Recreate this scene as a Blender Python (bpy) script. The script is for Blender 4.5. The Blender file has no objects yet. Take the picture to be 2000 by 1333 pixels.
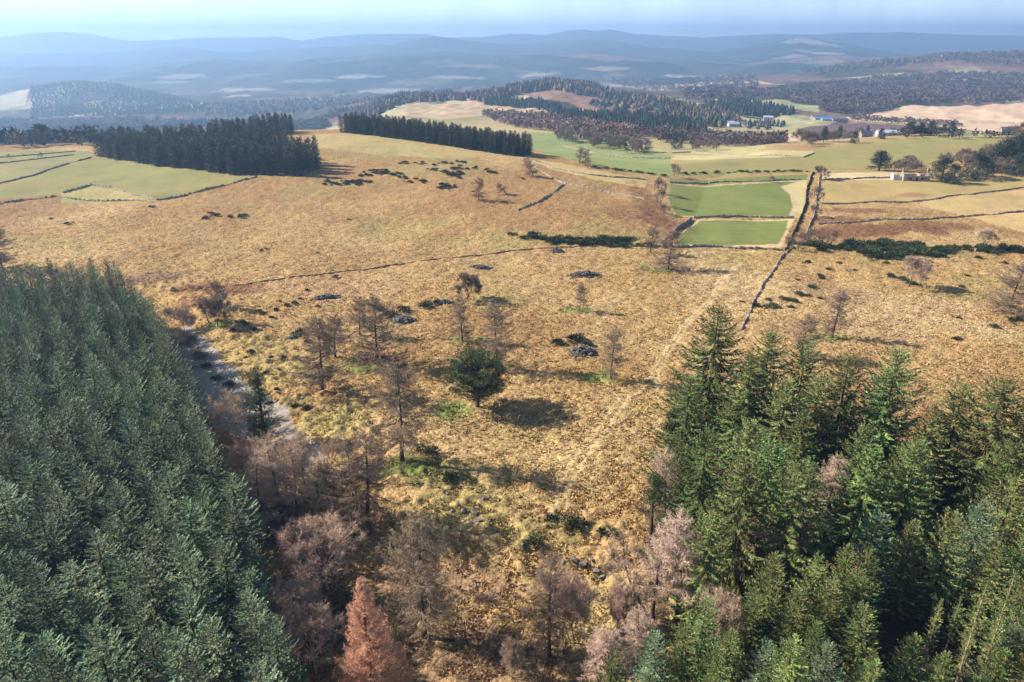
import bpy, math, random
import numpy as np
R = math.radians
sc = bpy.context.scene
# ------------------------------------------------------------------ camera, sky, sun, exposure
CAMH = 70.0; F = 1428.0; PITCH = R(22.5)
cam = bpy.data.cameras.new('camera'); camo = bpy.data.objects.new('camera', cam)
sc.collection.objects.link(camo); sc.camera = camo
camo.location = (0, 0, CAMH); camo.rotation_euler = (R(90) - PITCH, 0, 0)
cam.sensor_width = 36.0; cam.lens = F / 2000 * 36; cam.clip_start = 1.0; cam.clip_end = 60000
SUN_EL = R(33); SUN_AZ = R(166)          # direction towards the sun, from +X counter-clockwise
SUN_STRENGTH = 5.0; SKY_STRENGTH = 0.05
world = bpy.data.worlds.new('World'); sc.world = world; world.use_nodes = True
wn = world.node_tree; wn.nodes.clear()
wo = wn.nodes.new('ShaderNodeOutputWorld'); bg = wn.nodes.new('ShaderNodeBackground')
sky = wn.nodes.new('ShaderNodeTexSky'); sky.sky_type = 'NISHITA'; sky.sun_disc = False
sky.sun_elevation = SUN_EL; sky.sun_rotation = R(90) - SUN_AZ
sky.air_density = 1.0; sky.dust_density = 0.6; sky.ozone_density = 4.0
bg.inputs[1].default_value = SKY_STRENGTH
# thin streaky high cloud mixed over the sky by direction
tc = wn.nodes.new('ShaderNodeTexCoord'); mp = wn.nodes.new('ShaderNodeMapping')
mp.inputs['Rotation'].default_value = (0, R(35), 0); mp.inputs['Scale'].default_value = (16, 5, 9)
nz = wn.nodes.new('ShaderNodeTexNoise'); nz.inputs['Scale'].default_value = 1.0; nz.inputs['Detail'].default_value = 5
nz.inputs['Distortion'].default_value = 0.6
rp = wn.nodes.new('ShaderNodeValToRGB'); rp.color_ramp.elements[0].position = 0.36; rp.color_ramp.elements[1].position = 0.74
mx = wn.nodes.new('ShaderNodeMix'); mx.data_type = 'RGBA'
mul = wn.nodes.new('ShaderNodeMath'); mul.operation = 'MULTIPLY'; mul.inputs[1].default_value = 0.22
mx.inputs[7].default_value = (13.6, 17.2, 22.5, 1)
L = wn.links.new
sx = wn.nodes.new('ShaderNodeSeparateXYZ'); L(tc.outputs['Generated'], sx.inputs[0])
el = wn.nodes.new('ShaderNodeMapRange'); el.inputs[1].default_value = 0.05; el.inputs[2].default_value = 0.17; el.inputs[3].default_value = 1; el.inputs[4].default_value = 0.06
L(sx.outputs['Z'], el.inputs[0])                      # the veil of cloud thins out above the horizon
az = wn.nodes.new('ShaderNodeMapRange'); az.inputs[1].default_value = 0.55; az.inputs[2].default_value = -0.75; az.inputs[3].default_value = 0.36; az.inputs[4].default_value = 0.85
L(sx.outputs['X'], az.inputs[0])                      # and is brighter towards the sun
ad = wn.nodes.new('ShaderNodeMath'); ad.operation = 'ADD'; m2_ = wn.nodes.new('ShaderNodeMath'); m2_.operation = 'MULTIPLY'; m2_.use_clamp = True
L(tc.outputs['Generated'], mp.inputs[0]); L(mp.outputs[0], nz.inputs[0]); L(nz.outputs[0], rp.inputs[0])
L(rp.outputs[0], mul.inputs[0]); L(mul.outputs[0], ad.inputs[0]); L(az.outputs[0], ad.inputs[1]); L(ad.outputs[0], m2_.inputs[0]); L(el.outputs[0], m2_.inputs[1])
L(m2_.outputs[0], mx.inputs[0]); L(sky.outputs[0], mx.inputs[6])
L(mx.outputs[2], bg.inputs[0]); L(bg.outputs[0], wo.inputs[0])
sl = bpy.data.lights.new('sun', 'SUN'); sl.energy = SUN_STRENGTH; sl.angle = R(0.53); sl.color = (1.0, 0.93, 0.82)
slo = bpy.data.objects.new('sun', sl); sc.collection.objects.link(slo)
from mathutils import Vector
sd = Vector((math.cos(SUN_AZ) * math.cos(SUN_EL), math.sin(SUN_AZ) * math.cos(SUN_EL), math.sin(SUN_EL)))
slo.rotation_euler = sd.to_track_quat('Z', 'Y').to_euler()
sc.view_settings.view_transform = 'Standard'; sc.view_settings.look = 'None'
sc.view_settings.exposure = 1.12; sc.view_settings.gamma = 1.0
cy = sc.cycles; cy.use_denoising = True; cy.max_bounces = 5; cy.diffuse_bounces = 1; cy.glossy_bounces = 1
cy.transmission_bounces = 2; cy.volume_bounces = 0; cy.sample_clamp_indirect = 4
HAZE_DENSITY = 1.0 / 5400; HAZE_COLOR = (0.40, 0.64, 1.0)

rng = np.random.default_rng(7); random.seed(7)
# ------------------------------------------------------------------ noise
def vnoise(x, y, seed=0):
    xi = np.floor(x).astype(np.int64); yi = np.floor(y).astype(np.int64)
    xf = x - xi; yf = y - yi
    u = xf * xf * (3 - 2 * xf); v = yf * yf * (3 - 2 * yf)
    def h(a, b):
        n = (a * 374761393 + b * 668265263 + seed * 974634777) & 0xffffffff
        n = ((n ^ (n >> 13)) * 1274126177) & 0xffffffff
        return ((n ^ (n >> 16)) & 0xffff) / 65535.0
    a = h(xi, yi); b = h(xi + 1, yi); c = h(xi, yi + 1); d = h(xi + 1, yi + 1)
    return (a + (b - a) * u) * (1 - v) + (c + (d - c) * u) * v
def fbm(x, y, oct=4, seed=0, gain=0.5):
    s = 0; a = 1; t = 0
    for i in range(oct):
        s = s + a * vnoise(x * 2 ** i + 17.3 * i, y * 2 ** i - 9.1 * i, seed + i); t += a; a *= gain
    return s / t * 2 - 1
def sst(a, b, x):   # smooth step, also for a > b
    t = np.clip((x - a) / (b - a), 0, 1); return t * t * (3 - 2 * t)
# ------------------------------------------------------------------ terrain
CP, SNP = math.cos(PITCH), math.sin(PITCH)
def T(py):                        # tangent of the angle below the horizon that a row of the view looks at
    v = (np.asarray(py, float) - 666.5) / F
    return (SNP + v * CP) / (CP - v * SNP)
def S(px, py=200):
    v = (np.asarray(py, float) - 666.5) / F
    return (np.asarray(px, float) - 1000) / F / (CP - v * SNP)
YK = np.array([-500, 300, 400, 500, 700, 900, 1300, 1900, 2900, 7000, 30000.])
BC = [(-500, [0, 0, 0, -3, -40, -80, -120, -148, -150, -150, -150]),
      (620,  [0, 0, 0, -3, -30, -60, -95, -130, -150, -150, -150]),
      (800,  [0, 0, 0, -8, -23, -32, -42, -60, -150, -150, -150]),
      (1250, [0, 0, -2, -15, -24, -32, -44, -60, -120, -140, -150]),
      (1500, [0, 0, 0, -6, -24, -40, -58, -64, -80, -120, -150]),
      (2500, [0, 0, 0, -6, -26, -42, -60, -62, -66, -100, -150])]
BS = np.array([S(c[0]) for c in BC]); BZ = np.array([c[1] for c in BC], float)
# ridges: crest points (px, py, distance), front width, back width
def ridge(pts, wf, wb, n=0.0, ns=1.0):
    p = np.array(pts, float); s = S(p[:, 0], p[:, 1])
    z = CAMH - p[:, 2] * T(p[:, 1]); k = np.argsort(s); fs = np.linspace(-1.4, 1.4, 1401); w = 12 if p[0, 2] < 1000 else 3
    g = np.exp(-np.linspace(-2.5, 2.5, 2 * w + 1) ** 2 / 2); g /= g.sum()
    sm = lambda v: np.convolve(np.pad(np.interp(fs, s[k], v[k]), w, mode='edge'), g, 'valid')
    return dict(s=fs, Y=sm(p[:, 2]), z=sm(z), wf=wf, wb=wb, n=n, ns=ns)
RIDGES = [
 ridge([(-300,305,500),(0,300,500),(200,292,510),(400,274,520),(560,262,520),(700,258,520),(800,267,500),(900,286,465),(1030,306,435),(1150,327,405),(1280,352,380),(1450,372,380),(1600,380,380)], 230, 190),
 ridge([(1380,345,520),(1500,302,540),(1650,284,580),(1800,270,610),(1950,266,620),(2300,262,620)], 130, 200),
 ridge([(560,260,1900),(650,224,1900),(850,196,1900),(960,178,1900),(1080,167,1900),(1200,185,1850),(1300,203,1750),(1400,225,1600),(1560,250,1500)], 700, 700, 5, 140),
 ridge([(-400,190,3200),(0,184,3200),(60,170,3250),(150,158,3300),(230,164,3300),(330,185,3300),(400,210,3200),(520,260,3000)], 900, 700, 8, 220),
 ridge([(1250,200,3600),(1420,150,3600),(1560,140,3500),(1640,130,3500),(1740,112,3400),(1850,102,3300),(1950,104,3200),(2100,100,3200),(2500,100,3200)], 1300, 900, 14, 300),
 ridge([(-400,125,5200),(0,132,5200),(250,136,5200),(420,118,5200),(520,122,5300),(700,112,5300),(850,104,5300),(1000,112,5300),(1150,105,5300),(1300,118,5300),(1450,126,5300),(1560,112,5300),(1650,105,5300),(1800,118,5300),(2000,100,5300),(2400,100,5300)], 1700, 1200, 46, 380),
 ridge([(-400,104,7500),(0,103,7500),(150,106,7500),(350,93,7500),(430,104,7500),(560,98,7500),(640,92,7500),(760,88,7400),(850,72,7300),(910,80,7300),(1000,89,7300),(1080,82,7300),(1140,78,7300),(1210,83,7300),(1290,93,7300),(1400,103,7300),(1450,92,7300),(1560,74,7000),(1640,84,7000),(1760,106,7000),(1850,112,7000),(2400,105,7000)], 2100, 1500, 44, 480),
 ridge([(-400,72,10500),(0,73,10500),(60,66,10500),(120,62,10500),(180,68,10500),(250,80,10500),(330,78,10500),(400,74,10500),(540,73,10500),(590,80,10500),(640,73,10500),(720,67,10500),(830,67,10500),(870,74,10500),(940,73,10500),(1000,66,10500),(1070,69,10500),(1110,60,10500),(1140,58,10500),(1165,62,10500),(1190,58,10500),(1240,67,10500),(1380,74,10500),(1460,69,10500),(1520,66,10500),(1600,69,10500),(1650,64,10500),(1760,63,10500),(1850,67,10500),(1930,70,10500),(2000,70,10500),(2400,70,10500)], 2600, 1900, 26, 600),
]
def world_of_flat(px, py, z=0.0):
    v = (py - 666.5) / F; t = (CAMH - z) / (SNP + v * CP)
    return np.array([(px - 1000) / F * t, (CP - v * SNP) * t])
# lip of the low bank between the wet hollow and the moor
LIP = np.array([world_of_flat(*p) for p in [(200,500),(380,600),(470,690),(550,800),(700,905),(830,1010),(1000,1080),(1180,1110),(1280,1250),(1300,1600)]])
def side_dist(x, y, P):
    best = np.full(np.shape(x), 1e9); sg = np.ones(np.shape(x))
    for a, b in zip(P[:-1], P[1:]):
        d = b - a; l2 = d @ d
        t = np.clip(((x - a[0]) * d[0] + (y - a[1]) * d[1]) / l2, 0, 1)
        dx = x - a[0] - t * d[0]; dy = y - a[1] - t * d[1]; dd = np.hypot(dx, dy)
        cr = d[0] * (y - a[1]) - d[1] * (x - a[0])
        m = dd < best; best = np.where(m, dd, best); sg = np.where(m, np.sign(cr), sg)
    return best * sg
def height(x, y):
    x = np.asarray(x, float); y = np.asarray(y, float)
    yy = np.maximum(y, 20.0); s = np.clip(x / yy, -1.3, 1.3)
    k = np.clip(np.interp(s, BS, np.arange(len(BS))), 0, len(BS) - 1.0001)
    i = k.astype(int); f = k - i; f = f * f * (3 - 2 * f)
    zc = np.array([np.interp(yy, YK, BZ[j]) for j in range(len(BS))])
    z = np.take_along_axis(zc, i[None], 0)[0] * (1 - f) + np.take_along_axis(zc, i[None] + 1, 0)[0] * f
    for r in RIDGES:
        cz = np.interp(s, r['s'], r['z']); cY = np.interp(s, r['s'], r['Y'])
        d = yy - cY
        q = np.clip(np.where(d < 0, -d / r['wf'], d / r['wb']), 0, 1)
        b = (0.5 + 0.5 * np.cos(math.pi * q))
        if r['n']:
            spur = fbm(x / r['ns'], yy / r['ns'] * 0.6, 4, 31)
            z2 = z + np.maximum(cz - z, 0) * b + spur * r['n'] * np.sqrt(b) * (0.12 + 0.88 * np.sin(math.pi * np.clip(q * 1.1, 0, 1))) * (cz > z - 5)
        else:
            z2 = z + np.maximum(cz - z, 0) * b
        z = z2
    near = 1 - sst(300, 520, yy)
    z = z + near * (fbm(x / 42, y / 42, 3, 3) * 1.5 * sst(150, 230, yy) + fbm(x / 17, y / 17, 3, 5) * 0.7)
    far = sst(500, 1500, yy)
    z = z + far * fbm(x / 260, y / 260, 3, 9) * 6
    if np.size(x) and np.min(yy) < 300:
        m = yy < 260
        d = np.zeros_like(z)
        if z.ndim and m.any(): d[m] = side_dist(x[m], y[m], LIP)
        elif not z.ndim: d = side_dist(x, y, LIP)
        # positive side = moor, negative = hollow below the bank
        z = z - 3.2 * (1 - sst(-7, 3, d)) * (1 - sst(180, 240, yy)) * sst(-5, -60, -yy)
    return z
_ys = np.concatenate([np.linspace(25, 60, 60), np.geomspace(60, 12500, 1100)[1:]])
def hit(px, py, h=0.0):
    """Where the sight line through a point of the photograph meets the land (or a surface h metres above it)."""
    v = (py - 666.5) / F; dy = CP - v * SNP
    x = (px - 1000) / F * _ys / dy
    g = CAMH - _ys * (SNP + v * CP) / dy - (height(x, _ys) + h)
    n = np.nonzero(g <= 0)[0]
    if not len(n): return np.array([x[-1], _ys[-1]])
    j = n[0]
    if j == 0: yy = _ys[0]
    else:
        a = g[j - 1] / (g[j - 1] - g[j]); yy = _ys[j - 1] + a * (_ys[j] - _ys[j - 1])
    return np.array([(px - 1000) / F * yy / dy, yy])
def hits(pts, h=0.0): return np.array([hit(p[0], p[1], h) for p in pts])
def project(x, y, z):
    dz = CAMH - z
    dep = y * CP + dz * SNP; up = -dz * CP + y * SNP
    return 1000 + F * x / dep, 666.5 - F * up / dep
def inpoly(x, y, P):
    x = np.asarray(x); y = np.asarray(y)
    c = np.zeros(x.shape, bool)
    for (x1, y1), (x2, y2) in zip(P, np.roll(P, -1, 0)):
        if y1 == y2: continue
        c ^= ((y1 > y) != (y2 > y)) & (x < (x2 - x1) * (y - y1) / (y2 - y1) + x1)
    return c
def H1(x, y): return float(height(np.array([x]), np.array([y]))[0])
# ------------------------------------------------------------------ object helpers
COL = sc.collection.objects
def tag(o, label=None, cat=None, group=None, kind=None):
    for k, v in (('label', label), ('category', cat), ('group', group), ('kind', kind)):
        if v: o[k] = v
    return o
def mesh(name, V, Fc, mats, mi=None, colors=None, smooth=False):
    me = bpy.data.meshes.new(name)
    V = np.asarray(V, np.float32).reshape(-1, 3)
    me.vertices.add(len(V)); me.vertices.foreach_set('co', V.ravel())
    if isinstance(Fc, np.ndarray):
        n, k = Fc.shape; tot = np.full(n, k, np.int32); idx = Fc.ravel().astype(np.int32)
    else:
        tot = np.array([len(f) for f in Fc], np.int32); idx = np.concatenate([np.asarray(f) for f in Fc]).astype(np.int32); n = len(tot)
    me.loops.add(len(idx)); me.loops.foreach_set('vertex_index', idx)
    me.polygons.add(n); me.polygons.foreach_set('loop_start', np.concatenate([[0], np.cumsum(tot)[:-1]]).astype(np.int32))
    me.polygons.foreach_set('loop_total', tot)
    if mi is not None: me.polygons.foreach_set('material_index', np.asarray(mi, np.int32))
    me.polygons.foreach_set('use_smooth', np.full(n, smooth))
    for m in (mats if isinstance(mats, (list, tuple)) else [mats]): me.materials.append(m)
    if colors is not None:
        ca = me.color_attributes.new('tint', 'FLOAT_COLOR', 'POINT')
        c = np.ones((len(V), 4), np.float32); c[:, :3] = colors; ca.data.foreach_set('color', c.ravel())
    me.update(); me.validate() if False else None
    return me
def obj(name, me, parent=None, loc=None):
    o = bpy.data.objects.new(name, me); COL.link(o)
    if parent is not None: o.parent = parent
    if loc is not None: o.location = loc
    return o
class Geo:
    def __init__(s): s.V = []; s.F = []; s.n = 0
    def add(s, V, Fc):
        V = np.asarray(V, float).reshape(-1, 3); s.V.append(V); s.F += [tuple(int(i) + s.n for i in f) for f in Fc]; s.n += len(V)
    def box(s, c, d, rz=0):
        x, y, z = np.array(d) / 2.0
        P = np.array([(i * x, j * y, k * z) for k in (-1, 1) for i, j in ((-1, -1), (1, -1), (1, 1), (-1, 1))])
        ca, sa = math.cos(rz), math.sin(rz)
        P = np.c_[P[:, 0] * ca - P[:, 1] * sa, P[:, 0] * sa + P[:, 1] * ca, P[:, 2]] + np.array(c)
        s.add(P, [(3, 2, 1, 0), (4, 5, 6, 7), (0, 1, 5, 4), (1, 2, 6, 5), (2, 3, 7, 6), (3, 0, 4, 7)])
    def build(s, name, mat, parent=None): return obj(name, mesh(name, np.concatenate(s.V), s.F, mat), parent)
# ------------------------------------------------------------------ materials
def material(name, base, rough=0.9, var=0.35, scale=0.6, hue=None, spec=0.2, attr=False, obj_var=0.0, transl=0.0, scale2=None):
    m = bpy.data.materials.new(name); m.use_nodes = True; nt = m.node_tree; N = nt.nodes; K = nt.links.new
    b = N['Principled BSDF']; b.inputs['Roughness'].default_value = rough
    b.inputs['Specular IOR Level'].default_value = spec
    geo = N.new('ShaderNodeNewGeometry')
    n = N.new('ShaderNodeTexNoise'); n.inputs['Scale'].default_value = scale; n.inputs['Detail'].default_value = 4
    K(geo.outputs['Position'], n.inputs[0])
    mr = N.new('ShaderNodeMapRange'); mr.inputs[1].default_value = 0.3; mr.inputs[2].default_value = 0.7
    K(n.outputs[0], mr.inputs[0])
    mix = N.new('ShaderNodeMix'); mix.data_type = 'RGBA'
    K(mr.outputs[0], mix.inputs[0])
    c2 = hue or tuple(c * (1 + var) for c in base)
    c1 = tuple(c * (1 - var) for c in base)
    mix.inputs[6].default_value = (*c1, 1); mix.inputs[7].default_value = (*c2, 1)
    out = mix.outputs[2]
    if attr:
        a = N.new('ShaderNodeAttribute'); a.attribute_name = 'tint'
        mm = N.new('ShaderNodeMix'); mm.data_type = 'RGBA'; mm.blend_type = 'MULTIPLY'; mm.inputs[0].default_value = 1
        K(out, mm.inputs[6]); K(a.outputs['Color'], mm.inputs[7]); out = mm.outputs[2]
    if obj_var:
        oi = N.new('ShaderNodeObjectInfo')
        hs = N.new('ShaderNodeHueSaturation')
        m1 = N.new('ShaderNodeMapRange'); m1.inputs[3].default_value = 1 - obj_var; m1.inputs[4].default_value = 1 + obj_var
        K(oi.outputs['Random'], m1.inputs[0]); K(m1.outputs[0], hs.inputs['Value'])
        wn_ = N.new('ShaderNodeTexWhiteNoise'); wn_.noise_dimensions = '1D'; K(oi.outputs['Random'], wn_.inputs['W'])
        m2 = N.new('ShaderNodeMapRange'); m2.inputs[3].default_value = 0.5 - obj_var * 0.07; m2.inputs[4].default_value = 0.5 + obj_var * 0.07
        K(wn_.outputs[0], m2.inputs[0]); K(m2.outputs[0], hs.inputs['Hue'])
        K(out, hs.inputs['Color']); out = hs.outputs[0]
    K(out, b.inputs['Base Color'])
    if transl:
        tr = N.new('ShaderNodeBsdfTranslucent'); K(out, tr.inputs[0])
        ms = N.new('ShaderNodeMixShader'); ms.inputs[0].default_value = transl
        K(b.outputs[0], ms.inputs[1]); K(tr.outputs[0], ms.inputs[2]); K(ms.outputs[0], N['Material Output'].inputs[0])
    return m
M = {}
M['needle'] = material('spruce_needles', (0.12, 0.175, 0.10), 0.6, 0.35, 0.9, obj_var=0.36, attr=True, transl=0.08, spec=0.1)
M['needle_old'] = material('old_spruce_needles', (0.118, 0.165, 0.056), 0.65, 0.4, 0.5, obj_var=0.36, attr=True, transl=0.08, spec=0.1)
M['needle_pine'] = material('pine_needles', (0.065, 0.088, 0.028), 0.6, 0.35, 0.6, obj_var=0.2, attr=True, transl=0.1, spec=0.3)
M['needle_far'] = material('plantation_needles', (0.04, 0.058, 0.04), 0.7, 0.35, 0.25, obj_var=0.25, attr=True, spec=0.2)
M['cone'] = material('spruce_cones', (0.36, 0.19, 0.08), 0.8, 0.3, 3, obj_var=0.2)
M['bark'] = material('bark', (0.065, 0.05, 0.04), 0.95, 0.4, 3, obj_var=0.15)
M['bark_pale'] = material('pale_bark', (0.34, 0.24, 0.17), 0.95, 0.3, 2, obj_var=0.15)
M['larch'] = material('larch_twigs', (0.27, 0.185, 0.125), 0.9, 0.3, 1.2, obj_var=0.15, attr=True)
M['larch_pink'] = material('budding_larch_twigs', (0.72, 0.40, 0.25), 0.9, 0.25, 1.2, obj_var=0.08, attr=True, transl=0.2)
M['birch'] = material('birch_twigs', (0.52, 0.36, 0.26), 0.9, 0.25, 1.2, obj_var=0.15, attr=True)
M['shrub'] = material('bare_shrub_twigs', (0.21, 0.15, 0.115), 0.9, 0.3, 1.2, obj_var=0.25, attr=True)
M['gorse'] = material('gorse_spines', (0.05, 0.066, 0.022), 0.8, 0.45, 1.0, obj_var=0.25, attr=True)
M['stone'] = material('field_stone', (0.15, 0.14, 0.13), 0.9, 0.55, 1.6, obj_var=0.1)
M['wallstone'] = material('dry_stone', (0.27, 0.22, 0.17), 0.95, 0.6, 1.2, obj_var=0.1)
M['turfbank'] = material('turfed_bank', (0.19, 0.135, 0.075), 0.95, 0.6, 0.8)
M['render'] = material('weathered_granite', (0.30, 0.25, 0.21), 0.9, 0.3, 0.8)
M['frosted'] = material('whitewashed_wall', (0.42, 0.42, 0.43), 0.8, 0.1, 0.6)
M['slate'] = material('slate_roof', (0.10, 0.11, 0.13), 0.6, 0.3, 1)
M['bluetin'] = material('blue_sheet_roof', (0.10, 0.2, 0.40), 0.4, 0.15, 0.4)
M['whitetin'] = material('pale_sheet_roof', (0.42, 0.45, 0.5), 0.4, 0.1, 0.4)
M['darkglass'] = material('dark_window', (0.02, 0.022, 0.025), 0.2, 0.1, 1)
M['tuft'] = material('dry_grass', (1.0, 1.0, 1.0), 0.95, 0.12, 1.2, attr=True, transl=0.25)
M['wood_far'] = material('far_tree_crowns', (1.0, 1.0, 1.0), 0.95, 0.3, 0.03, attr=True)
# ------------------------------------------------------------------ ground colours
MOOR = np.array([0.39, 0.243, 0.100]); MOOR2 = np.array([0.465, 0.315, 0.145]); MOOR3 = np.array([0.31, 0.178, 0.078])
GREEN = (0.16, 0.185, 0.055); OLIVE = (0.27, 0.235, 0.095); TAN = (0.42, 0.335, 0.15); STRAW = (0.52, 0.42, 0.23)
PEACH = (0.56, 0.40, 0.26); RUST = (0.195, 0.09, 0.05); PLOUGH = (0.13, 0.09, 0.08); WOODF = (0.05, 0.05, 0.04); PURPLE = (0.13, 0.09, 0.085)
FIELDS = [  # outline in the photograph, colour, how tussocky
 ([(1030,258),(1100,262),(1250,290),(1310,305),(1312,345),(1270,342),(1150,322),(1060,300),(1035,280)], (0.22,0.25,0.09), .15),
 ([(1130,258),(1250,262),(1400,272),(1500,285),(1480,300),(1310,302),(1240,286)], (0.36,0.31,0.14), .4),
 ([(1310,325),(1322,306),(1460,302),(1575,300),(1600,290),(1700,277),(1780,270),(1960,267),(1990,275),(1950,292),(1880,312),(1760,330),(1560,337),(1310,344)], (0.26,0.225,0.085), .2),
 ([(1310,312),(1322,303),(1460,302),(1590,296),(1590,304),(1450,310)], (0.42,0.36,0.17), .2),
 ([(1308,348),(1578,341),(1576,350),(1308,357)], GREEN, .05),
 ([(1308,359),(1576,352),(1570,425),(1320,422),(1307,395)], (0.44,0.36,0.18), .3),
 ([(1308,360),(1560,355),(1524,365),(1542,380),(1549,402),(1540,425),(1320,421),(1307,395)], GREEN, .04),
 ([(1358,429),(1552,428),(1526,484),(1312,482),(1330,455)], (0.50,0.38,0.20), .4),
 ([(1366,431),(1540,430),(1535,450),(1520,477),(1318,477),(1334,455)], GREEN, .05),
 ([(1604,339),(1752,337),(1750,352),(1602,352)], STRAW, .2),
 ([(1602,356),(1745,351),(1860,352),(1940,350),(2000,339),(2150,322),(2150,360),(2000,367),(1800,393),(1601,399)], (0.35,0.265,0.11), .2),
 ([(1800,396),(2000,370),(2150,350),(2150,400),(2000,412),(1890,424),(1830,410)], (0.42,0.30,0.135), .25),
 ([(1895,426),(2000,415),(2150,402),(2150,470),(2000,455),(1950,442)], (0.46,0.32,0.14), .3),
 ([(180,308),(250,304),(330,327),(430,340),(500,346),(420,365),(310,391),(280,385),(235,370),(180,362),(110,378),(30,387),(-200,405),(-200,395),(0,363),(90,335),(150,318)], (0.235,0.215,0.08), .06),
 ([(-200,304),(0,298),(90,293),(175,296),(185,307),(100,330),(0,360),(-200,392)], (0.245,0.22,0.095), .12),
 ([(120,378),(180,364),(235,372),(300,392),(120,396)], (0.33,0.29,0.11), .5),
 ([(600,262),(760,264),(900,287),(1000,302),(900,312),(760,304),(610,288)], (0.36,0.285,0.125), .6),
 ([(1050,312),(1150,330),(1262,352),(1262,368),(1150,348),(1070,330)], (0.40,0.31,0.13), .5),
 ([(1700,222),(1760,210),(2000,203),(2300,200),(2300,290),(2000,264),(1900,258),(1780,243),(1650,233)], PEACH, .1),
 ([(1740,240),(1900,255),(2000,262),(2000,268),(1860,262),(1720,247)], (0.24,0.24,0.12), .1),
 ([(1390,246),(1480,232),(1560,228),(1645,236),(1560,250),(1470,254)], (0.33,0.32,0.16), .1),
 ([(1560,252),(1650,239),(1780,246),(1860,262),(1760,262),(1600,264)], PLOUGH, .1),
 ([(1505,262),(1570,262),(1590,268),(1540,278),(1515,272)], PEACH, .1),
 ([(1390,198),(1480,194),(1600,206),(1600,224),(1530,216)], (0.30,0.31,0.15), .1),
 ([(1430,175),(1470,172),(1478,182),(1430,190)], PEACH, .1),
 ([(760,230),(800,206),(900,197),(1000,200),(1072,216),(1066,232),(960,224),(860,234)], (0.42,0.31,0.18), .3),
 ([(1000,182),(1090,172),(1150,186),(1260,196),(1350,232),(1230,228),(1120,205)], (0.27,0.16,0.10), .5),
 ([(1650,152),(1770,142),(1770,150),(1690,158)], (0.36,0.34,0.19), .1),
 ([(1880,150),(2000,140),(2200,136),(2200,156),(1900,160)], (0.30,0.30,0.17), .1),
 ([(-100,190),(58,174),(50,205),(0,212),(-100,212)], (0.40,0.34,0.22), .1),
 ([(360,203),(405,201),(396,208),(372,212)], (0.5,0.4,0.28), .1),
 ([(1160,165),(1400,160),(1530,165),(1400,172),(1230,172)], (0.45,0.32,0.2), .1),
]
BLOBS = [  # centre px, py, rx, ry, colour, strength
 (1700,452,160,17,RUST,.9),(1640,432,70,10,RUST,.8),(1810,440,80,12,RUST,.75),(1680,412,60,6,RUST,.7),(1600,560,70,40,(.33,.18,.09),.5),(1700,470,180,8,(.3,.17,.09),.5),(1780,382,40,5,RUST,.5),(440,566,95,13,RUST,.8),(300,542,70,16,(0.2,0.12,0.08),.7),
 (1268,400,26,44,RUST,.7),(1300,438,46,12,RUST,.7),(1230,420,70,12,RUST,.4),(380,590,50,12,RUST,.5),(1560,640,90,30,(0.33,0.2,0.11),.4),
 (1900,345,60,5,OLIVE,.3),(1800,330,90,6,RUST,.35),(700,300,110,14,OLIVE,.4),(880,330,120,25,OLIVE,.3),
 (570,790,40,16,(.2,.2,.06),.6),(780,912,70,22,(.14,.19,.045),.85),(850,925,80,30,(.17,.2,.06),.6),(885,800,44,20,(.16,.21,.05),.8),(710,718,50,14,(.18,.22,.06),.75),
 (1175,738,44,14,(.18,.22,.06),.75),(1128,606,46,8,(.18,.21,.06),.7),(1290,528,46,7,(.18,.21,.06),.7),(1615,659,50,8,(.17,.21,.06),.75),(905,664,44,8,(.18,.21,.06),.65),
 (968,716,40,10,(.18,.21,.06),.65),(1860,500,80,6,OLIVE,.4),(1900,580,90,14,OLIVE,.5),(430,636,46,7,(.16,.2,.05),.7),(520,700,60,40,(.36,.25,.10),.5),(600,720,70,40,(.31,.24,.09),.4),
 (930,980,110,60,(.29,.24,.085),.55),(1060,1040,110,34,(.30,.25,.09),.5),(1000,830,120,40,(.36,.27,.11),.4),(660,820,80,30,(.33,.29,.10),.55),(1140,900,120,60,(.46,.33,.16),.4),
 (860,1130,160,60,(.30,.18,.11),.7),(900,1280,200,80,(.33,.2,.12),.7),(1180,1230,120,90,(.34,.27,.12),.6),(620,970,90,60,(.2,.13,.09),.7),(600,1200,130,130,(.09,.07,.05),.85),(520,1010,70,70,(.1,.08,.06),.8),(1340,1150,110,120,(.28,.2,.1),.6),  # the darkest ones put the hollow's deep shade into the ground colour
 (1480,300,60,5,(.5,.42,.22),.4),(640,560,160,30,(.44,.27,.15),.4),(1420,560,140,60,(.50,.36,.19),.5),(1750,620,200,60,(.52,.38,.22),.4),
 (350,150,60,6,(.40,.33,.26),.55),(340,160,40,4,(.34,.3,.22),.5),(610,158,70,4,(.30,.28,.22),.5),(480,176,50,4,(.42,.4,.3),.6),(700,150,50,4,(.45,.4,.3),.6),(460,188,24,4,(.5,.4,.3),.6),
 (1050,146,45,3,(.42,.36,.28),.5),(900,152,60,4,(.42,.36,.3),.5),(760,178,60,5,(.4,.38,.28),.6),(1180,134,50,5,(.45,.34,.28),.5),(1190,112,50,7,(.26,.15,.11),.6),(930,130,60,5,(.35,.3,.25),.4),
 (1600,84,24,6,(.5,.42,.33),.6),(1610,104,40,5,(.5,.38,.28),.6),(1540,112,60,5,(.4,.3,.25),.5),(1700,118,60,6,(.3,.18,.14),.5),(1850,125,120,10,(.24,.13,.1),.5),(1330,150,40,3,(.5,.4,.3),.6),
]
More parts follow.
